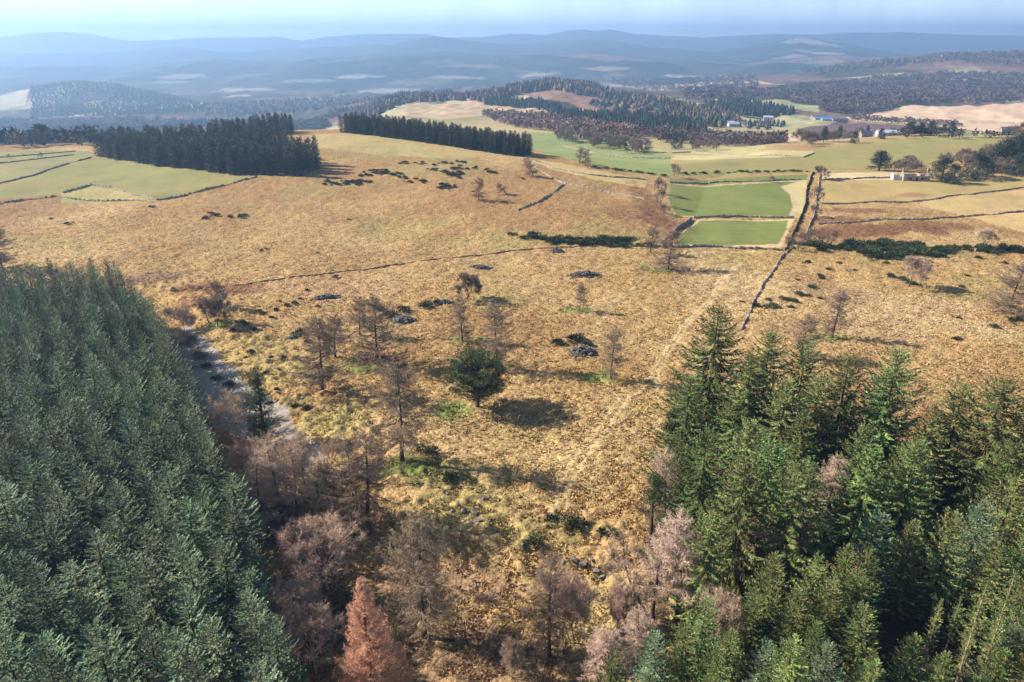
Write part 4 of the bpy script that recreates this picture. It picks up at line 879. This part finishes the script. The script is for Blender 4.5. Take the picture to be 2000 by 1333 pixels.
# ------------------------------------------------------------------ stone heaps and boulders
def rock(r, s):
    a = unit(r.normal(size=(14, 3))) * (r.uniform(.6, 1, (14, 1))) * [1, .8, .65] * s
    import bmesh
    bm = bmesh.new(); vs = [bm.verts.new(v) for v in a]; res = bmesh.ops.convex_hull(bm, input=vs)
    bmesh.ops.delete(bm, geom=[v for v in bm.verts if not v.link_faces], context='VERTS'); bm.verts.index_update()
    V = np.array([v.co[:] for v in bm.verts]); Fc = [tuple(v.index for v in f.verts) for f in bm.faces]; bm.free(); return V, Fc
RK = [rock(np.random.default_rng(600 + i), 1) for i in range(10)]
def heap(px_, py_, lx, ly, hh, ang, n, label):
    b = base_at(px_, py_); g = Geo(); c, s_ = math.cos(ang), math.sin(ang)
    for i in range(n):
        u, v = rng.normal(0, .45, 2).clip(-.9, .9); q = max(0, 1 - (u * u + v * v)); V, Fc = RK[int(rng.integers(0, 10))]; s = rng.uniform(.22, .6); a = rng.uniform(0, 6.28)
        x, y = u * lx, v * ly; X = b[0] + x * c - y * s_; Y = b[1] + x * s_ + y * c
        Vr = np.c_[V[:, 0] * math.cos(a) - V[:, 1] * math.sin(a), V[:, 0] * math.sin(a) + V[:, 1] * math.cos(a), V[:, 2]] * s
        g.add(Vr + [X, Y, H1(X, Y) + q * hh * rng.uniform(.3, 1)], Fc)
    return tag(g.build('stone_heap', M['stone']), label, 'stone heap')
heap(635,582,4.6,1.3,1.0,.35,260,'long narrow grey stone heap on the left of the moor')
heap(940,524,4.2,2.0,1.1,0,240,'small oval stone heap above the round topped broadleaf')
heap(1140,538,5.8,2.2,1.4,.1,320,'wide stone heap near the centre of the moor')
heap(1086,492,2.8,1.4,1.2,0,110,'stone heap tucked below the gorse by the moor wall')
heap(785,628,4.0,2.6,1.6,0,240,'stone heap overgrown with gorse beside the bushy larch')
heap(868,592,3.0,1.6,1.0,.1,110,'little stone heap left of the round topped broadleaf')
heap(1138,690,3.4,3.0,1.8,0,230,'stony mound capped with gorse right of the green pine')
heap(572,662,1.8,1.6,.8,0,60,'few stones under the gorse at the left larch group')
heap(1664,528,2,1,.5,0,26,'scatter of pale stones on the upper right moor')
RKM = [mesh('boulder', V, Fc, M['stone']) for V, Fc in RK]
for i, (a, b_, s) in enumerate([(870,965,.8),(905,1000,.9),(925,1005,1.0),(932,1020,1.1),(890,985,.7),(945,975,.8),(920,1028,.9),(965,1040,.7),(1022,1070,.9),(935,990,.7),(975,985,.6),(915,1015,.7),(1120,1095,.9),(1140,1105,1.0),(1155,1092,.8),(1165,1118,.9),(1175,1130,.8),(1100,1100,.7),(860,978,.6),(882,1000,.6)]):
    V, Fc = RK[i % 10]; p = base_at(a, b_); o = obj('boulder', RKM[i % 10], None, (p[0], p[1], p[2] + .15)); o.scale = (s, s, s); o.rotation_euler[2] = i; tag(o, 'dark boulder half buried in the tussocks of the stony bank' if i < 12 or i > 17 else 'boulder in the cluster on the bottom slope left of the right wood', 'boulder', 'boulders on the stony bank' if i < 12 or i > 17 else 'boulders on the bottom slope')
for i in range(34):
    p = base_at(rng.uniform(515, 640), rng.uniform(672, 800)); V, Fc = RK[i % 10]; s = rng.uniform(.35, .8); o = obj('boulder', RKM[i % 10], None, (p[0], p[1], p[2] + .1)); o.scale = (s, s, s); o.rotation_euler[2] = i
    tag(o, 'dark stone poking from the turf bank above the frosty hollow', 'boulder', 'stones on the left turf bank')
# ------------------------------------------------------------------ conifer clump and belt behind the moor crest
CF = [spruce(17, 3.3, .75, .03, .7, 700 + i, 'needle_far', 1.0, .36, droop=.3, power=[.45, .55, .5, .4][i]) for i in range(4)]
def conifers(P, d, h0, h1, label, group, nmx=300, rot=.2, name='conifer_tree', set_=CF, grounded=False):
    pts = scatter(P, 0.0, d, jitter=.3, rot=rot) ; pts = pts[np.argsort(pts[:, 1])][:nmx]
    for p in pts:
        h = rng.uniform(h0, h1) / 17; place(name, set_[int(rng.integers(0, len(set_)))], tuple(p), label, 'conifer', group, h * rng.uniform(.9, 1.15), sz=h)
    return len(pts)
def belt(A, B, depth, d, h0, h1, label, group, name, edge=0):
    """Rows of conifers standing between two points of the land and reaching depth metres back."""
    n = int(np.hypot(*(B - A)) / d); u = (B - A) / np.hypot(*(B - A)); w = np.array([-u[1], u[0]]); w = w if w[1] > 0 else -w; c = 0
    for j in range(int(depth / d) + 1):
        for i in range(n + 1):
            q = A + u * d * (i + .5 * (j % 2)) + w * d * j + rng.uniform(-.3, .3, 2) * d; h = rng.uniform(h0, h1) / 17
            place(name, CF[int(rng.integers(0, 4))], (q[0], q[1], H1(q[0], q[1])), label, 'conifer', group, h * rng.uniform(.9, 1.15), sz=h); c += 1
    return c
def along(P): return [np.array(p, float) for p in P]
# front edge of the clump follows the field; the wood reaches back up to the crest
ce = hits([(192,305),(330,326),(470,341),(600,343)]); n = 0
back = np.array([ce[0] + [4, 22], ce[1] + [0, 60], ce[2] + [6, 56], ce[3] + [4, 30]])
for a, b, e, f in zip(ce[:-1], ce[1:], back[:-1], back[1:]):
    m_ = max(3, int(np.hypot(*(b - a)) / 5.0))
    for i in range(m_):
        t = (i + .5) / m_; p0 = a + (b - a) * t; p1 = e + (f - e) * t; dl = np.hypot(*(p1 - p0))
        for k in range(max(2, int(dl / 6.2))):
            q = p0 + (p1 - p0) * (k * 6.2 / dl) + rng.uniform(-1.6, 1.6, 2); h = rng.uniform(13, 17.5) / 17
            place('clump_conifer', CF[int(rng.integers(0, 4))], (q[0], q[1], H1(q[0], q[1])), 'dark conifer in the clump above the left green field', 'conifer', 'conifers of the left clump', h * rng.uniform(1.0, 1.25), sz=h); n += 1
n2 = belt(hit(415, 276), hit(560, 263), 18, 5.4, 11, 14.5, 'conifer in the far tongue of the left clump near the moor crest', 'conifers of the far tongue', 'clump_conifer')
n3 = belt(hit(664, 259), hit(1012, 306), 15, 3.7, 10.2, 13, 'dark conifer in the long straight belt behind the moor crest', 'conifers of the long belt', 'belt_conifer')
print('conifers', n, n2, n3)
# ------------------------------------------------------------------ trees round the cottage and on the right ridge
DP = [scots_pine(12, [4.2, 4.8, 3.4][i], 720 + i, 64, 70, low=.04, size=1.3, bl=.5, flat=1.0, tall=True, mat='needle_far') for i in range(3)]
for px_, pb, pt, k, w, lab in [
 (1716,334,295,2,1.9,'dark upright conifer alone left of the cottage'), (1838,356,310,0,1.8,'big dark evergreen touching the ruined cottage'), (1862,352,322,0,1.6,'dark evergreen right of the big one by the cottage'), (1905,350,300,0,1.7,'broad dark evergreen between cottage and right edge'), (1925,346,312,1,1.5,'dark evergreen behind the broad one right of the cottage'),
 (1956,338,275,2,1.9,'tall conifer in the right edge wood above the tan field'), (1975,335,268,2,1.8,'second tall conifer in the right edge wood'), (1995,330,240,2,1.7,'tallest conifer at the extreme right edge'), (1985,345,300,1,1.1,'bushy evergreen at the right edge below the tall ones'),
 (1775,266,238,2,1.8,'ridge conifer, leftmost of the skyline group'), (1797,265,240,2,1.7,'ridge conifer left of the widest one'), (1818,265,238,1,1.5,'widest dark pine of the skyline group'), (1842,263,243,2,1.1,'ridge conifer right of the widest one'), (1858,262,238,1,1.0,'ridge pine at the right end of the skyline group'),
 (1608,278,248,2,1.0,'pointed conifer at the left end of the ridge wood'), (1668,280,258,0,1.2,'round evergreen by the ridge farmhouse'), (1720,272,252,0,1.2,'round evergreen right of the ridge farmhouse'), (1638,272,246,2,.8,'thin conifer on the ridge wood skyline'), (1693,266,245,2,.8,'thin conifer behind the ridge farmhouse'),
 (1170,270,262,0,1.0,'single dark evergreen among the bare valley grove'), (1318,292,268,1,1.0,'dark pine in the valley pasture, left of a pair'), (1330,290,272,1,.9,'dark pine in the valley pasture, right of a pair'),
 ]:
    b, h = by(px_, pb, pt); h = min(h, 22); one('evergreen_tree', DP[k], b, lab, 'evergreen tree', s=h / 12 * w, sz=h / 12)
FB = [bare_tree(9, 4.2, 740 + i, 'shrub', 5, 3, .15, 9, 1.3, .10, r0=.02) for i in range(3)]
def groves(P, d, h0, h1, label, group, mx=40):
    pts = scatter(P, 0, d, jitter=.45); rng.shuffle(pts)
    for p in pts[:mx]:
        h = rng.uniform(h0, h1) / 9; place('grove_tree', FB[int(rng.integers(0, 3))], tuple(p), label, 'bare tree', group, h * rng.uniform(.9, 1.3), sz=h)
groves([(1055,268),(1100,265),(1180,275),(1280,292),(1270,305),(1160,290)], 13, 7, 12, 'bare grove tree in the pastures beyond the belt', 'bare trees in the far pastures', 34)
groves([(1530,300),(1600,268),(1680,262),(1640,284),(1570,302)], 8, 7, 11, 'bare tree in the dense wood below the ridge farmhouse', 'bare trees below the ridge farmhouse', 45)
groves([(1745,337),(1800,338),(1812,322),(1755,324)], 8, 5, 7, 'low bare tree behind the ruined cottage', 'bare trees behind the cottage', 12)
groves([(1800,330),(1960,300),(1970,262),(2060,262),(2060,330),(1930,345)], 9, 7, 11, 'bare tree in the wood at the right edge behind the cottage', 'bare trees at the right edge', 50)
groves([(1340,296),(1360,283),(1420,288),(1400,300)], 16, 6, 9, 'bare tree scattered over the valley pasture', 'bare trees in the valley pasture', 10)
# ------------------------------------------------------------------ buildings
def gable_house(px_, py_, w, d, hw, hr, rz, label, wallm='render', roofm='slate', roof=True, wins=2, name='farmhouse', cat='house', chim=True):
    b = base_at(px_, py_); o = bpy.data.objects.new(name, None); COL.link(o); o.location = b; o.rotation_euler[2] = rz; tag(o, label, cat)
    g = Geo(); g.box((0, -d / 2 + .2, hw / 2 - .4), (w, .4, hw + .8)); g.box((0, d / 2 - .2, hw / 2 - .4), (w, .4, hw + .8))
    for s in (-1, 1):
        x0, x1 = s * w / 2, s * (w / 2 - .45)
        P = [(-d / 2 + .4, -.8), (d / 2 - .4, -.8), (d / 2 - .4, hw), (0, hw + hr), (-d / 2 + .4, hw)]
        g.add([(x0, a, c) for a, c in P] + [(x1, a, c) for a, c in P], [(0, 1, 2, 3, 4), (9, 8, 7, 6, 5)] + [(i, (i + 1) % 5, (i + 1) % 5 + 5, i + 5) for i in range(5)])
    wl = g.build('wall', M[wallm], o)
    for i in range(wins):
        x = (i - (wins - 1) / 2) * w / (wins + .3); q = Geo(); q.box((x, -d / 2 - .03, hw * .5), (w * .07 + .5, .1, 1.1)); f = q.build('window', M['darkglass'], o)
        q = Geo(); q.box((x, -d / 2 - .1, hw * .5 - .62), (w * .07 + .8, .16, .12)); q.build('sill', M['frosted'], f)
    q = Geo(); q.box((w * .02, -d / 2 - .03, 1.0), (1.0, .1, 2.0)); q.build('door', M['darkglass'], o)
    if roof:
        for s in (-1, 1):
            g = Geo(); yo = d / 2 + .3; zo = hw - .3 * hr / (d / 2); t = .14
            P = [(-w / 2 - .25, s * yo, zo), (w / 2 + .25, s * yo, zo), (w / 2 + .25, 0, hw + hr), (-w / 2 - .25, 0, hw + hr)]
            g.add([(a, c, e + .02) for a, c, e in P] + [(a, c, e + t + .02) for a, c, e in P], [(0, 1, 2, 3)[::-1], (4, 5, 6, 7), (0, 1, 5, 4), (1, 2, 6, 5), (2, 3, 7, 6), (3, 0, 4, 7)]); g.build('roof', M[roofm], o)
    if chim:
        for s in (-1, 1): g = Geo(); g.box((s * (w / 2 - .35), 0, hw + hr + .35), (.9, 1.0, 1.7)); g.box((s * (w / 2 - .35), 0, hw + hr + 1.28), (1.1, 1.2, .16)); g.build('chimney', M[wallm], o)
    return o, b
o, b = gable_house(1785, 353, 13, 6, 2.9, 2.3, R(-8), 'roofless ruined stone cottage standing beside the tan field', roof=False, name='ruined_cottage', chim=True)
g = Geo(); g.box((-8.6, -.6, .9), (4.2, .45, 2.6)); g.box((-10.6, 1.6, 1.5), (.45, 4.2, 3.8)); g.box((-8.6, 3.6, .8), (4.2, .45, 2.4)); g.build('frosted_wing', M['frosted'], o)
g = Geo(); g.box((2.0, .4, 1.6), (.45, 5.0, 4.0)); g.build('inner_wall', M['render'], o)
gable_house(1962, 338, 9, 6, 2.6, 2.4, R(40), 'dark roofed cottage half hidden at the right edge', wins=2)
gable_house(1690, 268, 15, 7, 4, 3.2, R(10), 'slate roofed farmhouse on the wooded ridge')
gable_house(1733, 266, 18, 8, 3.2, 1.8, R(-5), 'long pale roofed shed right of the ridge farmhouse', 'frosted', 'whitetin', name='farm_shed', cat='shed', chim=False)
for px_, py_, w, rf, lab in [(1608,236,34,'bluetin','blue roofed barn, left one of the far steading'), (1622,238,30,'bluetin','blue roofed barn, middle of the far steading'), (1638,238,26,'slate','dark roofed barn at the right end of the far steading'), (1598,233,26,'slate','dark barn at the left end of the far steading'), (1418,246,22,'whitetin','pale roofed long shed in the valley clearing'), (1432,248,16,'whitetin','smaller pale roofed shed in the valley clearing'), (1500,234,16,'whitetin','tiny pale shed on the far green field'), (1902,160,60,'whitetin','long pale barn far away below the right hill'), (1966,264,11,'slate','small dark hut on the skyline field at the right')]:
    gable_house(px_, py_, w, w * .45, 4.2, 2.2, R(random.uniform(-14, 14)), lab, 'frosted' if rf == 'whitetin' else 'render', rf, name='barn', cat='barn', chim=False, wins=3)
rng2 = np.random.default_rng(77)
for i, (px_, py_, lab) in enumerate([(660,180,'white speck of a farmhouse in the hazy left valley'), (668,181,'second white speck of a house in the hazy left valley'), (1345,178,'white house left of centre in the middle valley'), (1360,180,'white house in the middle valley village'), (1585,118,'white far house below the mountains on the right'), (1395,152,'white far house on the valley side, left one'), (1408,153,'white far house on the valley side, right one'), (655,182,'third white speck in the hazy left valley')]):
    gable_house(px_, py_, 30, 14, 8, 6, R(15 * i), lab, 'frosted', 'slate', wins=3, chim=True)
# ------------------------------------------------------------------ distant woods, each one mass of small crowns
def far_wood(P, d, h0, h1, cols, label, kind='c', mx=2600, seed=0):
    r = np.random.default_rng(seed + 900); W = hits(P)
    for _ in range(6):
        pts = scatter(P, 0, d, jitter=.5)
        if len(pts) <= mx: break
        d *= 1.25
    n = len(pts)
    if not n: return
    h = r.uniform(h0, h1, n); s = max(1, d / 7)
    if kind == 'c':   # ragged three tiered firs
        k = 6; tiers = [(.12, .55, .24), (.36, .8, .18), (.6, 1.0, .11)]
    else: k = 6; tiers = [(.25, .0, .0)]
    cidx = r.integers(0, len(cols), n) ; cid = np.array(cols)[cidx] * (1 + .35 * fbm(pts[:, 0] / 60, pts[:, 1] / 60, 2, 3))[:, None] * r.uniform(.82, 1.18, (n, 1)); Vs, Fs, Cs, tot = [], [], [], 0
    if kind == 'c':
        for z0, z1, rr in tiers:
            a = np.arange(k) * 6.283 / k + r.uniform(0, 6.28, (n, 1)); rad = rr * h[:, None] * r.uniform(.6, 1.25, (n, k)) * s
            ring = np.stack([pts[:, 0:1] + np.cos(a) * rad, pts[:, 1:2] + np.sin(a) * rad, pts[:, 2:3] + h[:, None] * z0 + r.uniform(-.6, .6, (n, k))], -1)
            tip = np.c_[pts[:, 0], pts[:, 1], pts[:, 2] + h * z1][:, None]; V = np.concatenate([ring, tip], 1)
            b = np.arange(n)[:, None] * (k + 1) + tot; i = np.arange(k)[None]; Fs.append(np.stack([b + i, b + (i + 1) % k, b + k + 0 * i], -1).reshape(-1, 3)); Vs.append(V.reshape(-1, 3)); Cs.append(np.repeat(cid, k + 1, 0)); tot += n * (k + 1)
    else:
        m_ = 40; dd = unit(r.normal(size=(n * m_, 3)) + [0, 0, .25]); c = np.repeat(pts, m_, 0); hh = np.repeat(h, m_)
        P0 = c + dd * (hh * .42 * r.uniform(.5, 1, len(c)))[:, None] * [min(s, 1.8), min(s, 1.8), 1] + np.c_[0 * hh, 0 * hh, hh * .55]; e = r.normal(0, 1, (len(c), 3, 3)) * (np.minimum(hh * .085, 1.0) * min(s, 1.8))[:, None, None]
        V = (P0[:, None] + e).reshape(-1, 3); Vs = [V]; Fs = [np.arange(len(V)).reshape(-1, 3)]; Cs = [np.repeat(np.repeat(cid, m_, 0) * r.uniform(.85, 1.15, (len(c), 1)), 3, 0)]
    me = mesh('far_wood', np.concatenate(Vs), np.concatenate(Fs), M['wood_far'], colors=np.concatenate(Cs)); tag(obj('far_wood', me), label, 'wood', None, 'stuff')
    return n
DG = [(.022, .034, .022), (.03, .042, .022), (.018, .028, .022)]; PB = [(.13, .085, .08), (.10, .07, .065), (.15, .105, .085)]; PK = [(.26, .15, .10), (.22, .12, .09)]; OG = [(.16, .12, .05), (.10, .09, .04)]
MX = DG + PB
woods = [
 ([(965,186),(1010,172),(1060,166),(1110,166),(1180,180),(1270,197),(1340,212),(1330,222),(1260,206),(1160,190),(1090,180),(1020,182),(985,196)], 10, 13, 19, DG + DG + PK, 'dark conifers along the crest of the middle hill', 'c', 2600),
 ([(640,226),(720,208),(850,190),(960,180),(985,192),(960,205),(880,198),(800,205),(740,226),(700,232),(650,232)], 12, 10, 16, DG + PB, 'mixed wood on the left shoulder of the middle hill', 'c', 2200),
 ([(930,198),(1060,200),(1100,212),(1090,226),(1040,215),(950,206)], 10, 9, 14, DG, 'dark conifers beside the clearing of the middle hill', 'c', 900),
 ([(1075,224),(1180,232),(1370,252),(1385,268),(1260,262),(1150,248),(1080,238)], 8, 12, 17, DG, 'dark conifer wood on the lower right of the middle hill', 'c', 1800),
 ([(940,226),(1070,232),(1180,250),(1260,265),(1250,278),(1120,262),(1000,250)], 8, 8, 13, PB + PK, 'pinkish larches and bare birches below the hill clearing', 'b', 1600),
 ([(1240,262),(1390,270),(1530,276),(1530,282),(1400,284),(1290,280)], 8, 8, 12, PB, 'purple bare wood along the valley bottom', 'b', 900),
 ([(1290,206),(1400,212),(1450,238),(1400,252),(1310,236)], 11, 8, 14, MX + OG, 'open mixed wood on the right flank of the middle hill', 'c', 900),
 ([(1150,200),(1250,205),(1320,225),(1300,236),(1180,225)], 24, 8, 14, MX, 'thinned trees left standing on the felled slope', 'c', 260),
 ([(1370,206),(1440,200),(1555,222),(1545,230),(1450,228)], 10, 11, 17, DG, 'dark conifer tongue right of the middle hill', 'c', 900),
 ([(1480,180),(1600,165),(1700,155),(2100,150),(2100,198),(1760,206),(1690,220),(1610,222),(1590,205),(1480,192)], 17, 8, 14, PB + PB + DG[:1], 'broad purple birch wood filling the right valley', 'b', 3600),
 ([(1600,205),(1740,198),(1755,210),(1690,222),(1610,222)], 12, 8, 13, PB, 'purple birch wood beside the pale flats', 'b', 900),
 ([(1560,138),(1640,128),(1740,118),(1860,112),(1870,122),(1700,132),(1600,146)], 22, 8, 13, DG + PB, 'dark conifers climbing the right hill', 'c', 1200),
 ([(1850,108),(2100,100),(2100,120),(1980,130),(1880,124)], 30, 9, 14, PB, 'brown wood on top of the right hill', 'b', 900),
 ([(-100,258),(180,254),(300,258),(175,285),(-100,296)], 15, 9, 15, PB + DG, 'hazy mixed wood behind the left fields', 'b', 1600),
 ([(-100,240),(300,236),(660,226),(640,245),(300,256),(-100,262)], 22, 10, 16, MX, 'hazy wood in the left valley behind the clump', 'b', 1600),
 ([(565,255),(640,252),(650,244),(600,240),(560,244)], 12, 8, 12, DG + PB, 'small hazy wood between the clump and the belt', 'b', 220),
 ([(60,172),(150,160),(230,166),(330,186),(390,206),(380,222),(60,232)], 15, 7, 10, DG + DG + PB[1:2], 'hazy wood covering the left round hill', 'c', 4600),
 ([(380,205),(560,196),(760,186),(900,172),(880,184),(640,212),(400,228)], 26, 8, 12, DG + PB, 'hazy woods across the left valley floor', 'c', 1600),
 ([(1180,150),(1480,148),(1480,172),(1400,176),(1220,170)], 34, 8, 12, MX + PB, 'hazy woods in the middle valley beyond the hill', 'b', 1200),
 ([(1330,178),(1480,176),(1480,192),(1340,196)], 22, 9, 15, MX + PB, 'purple wood in the valley right of the middle hill', 'b', 900),
 ([(1720,264),(1900,268),(1980,266),(1980,272),(1860,274),(1740,270)], 9, 3, 7, PB + DG, 'scrub along the skyline wall on the right', 'b', 160),
 ([(1660,230),(1750,236),(1880,246),(1880,250),(1750,242),(1660,236)], 12, 5, 9, PB, 'thin line of bare trees across the pale flats', 'b', 160),
 ([(1440,244),(1500,240),(1540,246),(1500,254),(1440,252)], 14, 6, 10, MX, 'scattered trees on the far green field', 'c', 60),
]
for i, (P, d, h0, h1, cs, lab, k, m_) in enumerate(woods): n = far_wood(P, d, h0, h1, cs, lab, k, m_, i); print('wood', i, n)
# ------------------------------------------------------------------ dry grass tussocks of the moor
def tussocks():
    r = np.random.default_rng(31); N_ = 260000; Y = 58 * (330 / 58) ** (r.uniform(0, 1, N_) ** .9); x = r.uniform(-.95, .95, N_) * (Y + 8)
    qx, qy = project(x, Y, 0 * Y); k = (qx > -120) & (qx < 2120); x, Y = x[k], Y[k]
    c, t = ground_color(x, Y); k = (t > .55) & (r.uniform(size=len(t)) < .75); x, Y, c = x[k], Y[k], c[k]; z = height(x, Y)
    n = len(x); b = 4; s = r.uniform(.6, 1.35, n) * (1 - .2 * sst(180, 330, Y)); cc = np.repeat(np.c_[x, Y, z], b, 0); ss = np.repeat(s, b)
    a = r.uniform(0, 6.28, n * b); d = np.c_[np.cos(a), np.sin(a), r.uniform(.7, 1.6, n * b)] * .25 * ss[:, None]
    A = cc + np.c_[r.normal(0, .12, (n * b, 2)), np.full(n * b, -.12)]; V, Fc = blades(A, A + d, .26 * ss, side=np.c_[r.normal(0, .3, (n * b, 2)), 0 * a + 1], r=r, mid=.5)
    cl = np.repeat(np.repeat(c * r.uniform(.65, 1.6, (n, 1)), b, 0) * r.uniform(.85, 1.2, (n * b, 1)), 4, 0)
    tag(obj('grass_tussocks', mesh('grass_tussocks', V, Fc, M['tuft'], colors=np.clip(cl, 0, .85))), 'dry straw coloured tussocks covering the moor', 'grass', None, 'stuff'); print('tussocks', n)
tussocks()
# ------------------------------------------------------------------ haze
hz = Geo(); hz.box((0, 6000, 35), (40000, 12800, 410)); ho = hz.build('haze', None); ho.data.materials.clear()
hm = bpy.data.materials.new('air'); hm.use_nodes = True; hn = hm.node_tree; hn.nodes.clear()
vo = hn.nodes.new('ShaderNodeOutputMaterial'); pv = hn.nodes.new('ShaderNodeVolumePrincipled')
pv.inputs['Color'].default_value = (*HAZE_COLOR, 1); pv.inputs['Density'].default_value = HAZE_DENSITY; pv.inputs['Anisotropy'].default_value = 0.35
hn.links.new(pv.outputs[0], vo.inputs['Volume']); ho.data.materials.append(hm); tag(ho, kind='stuff', label='thin blue haze filling the valley air', cat='haze')
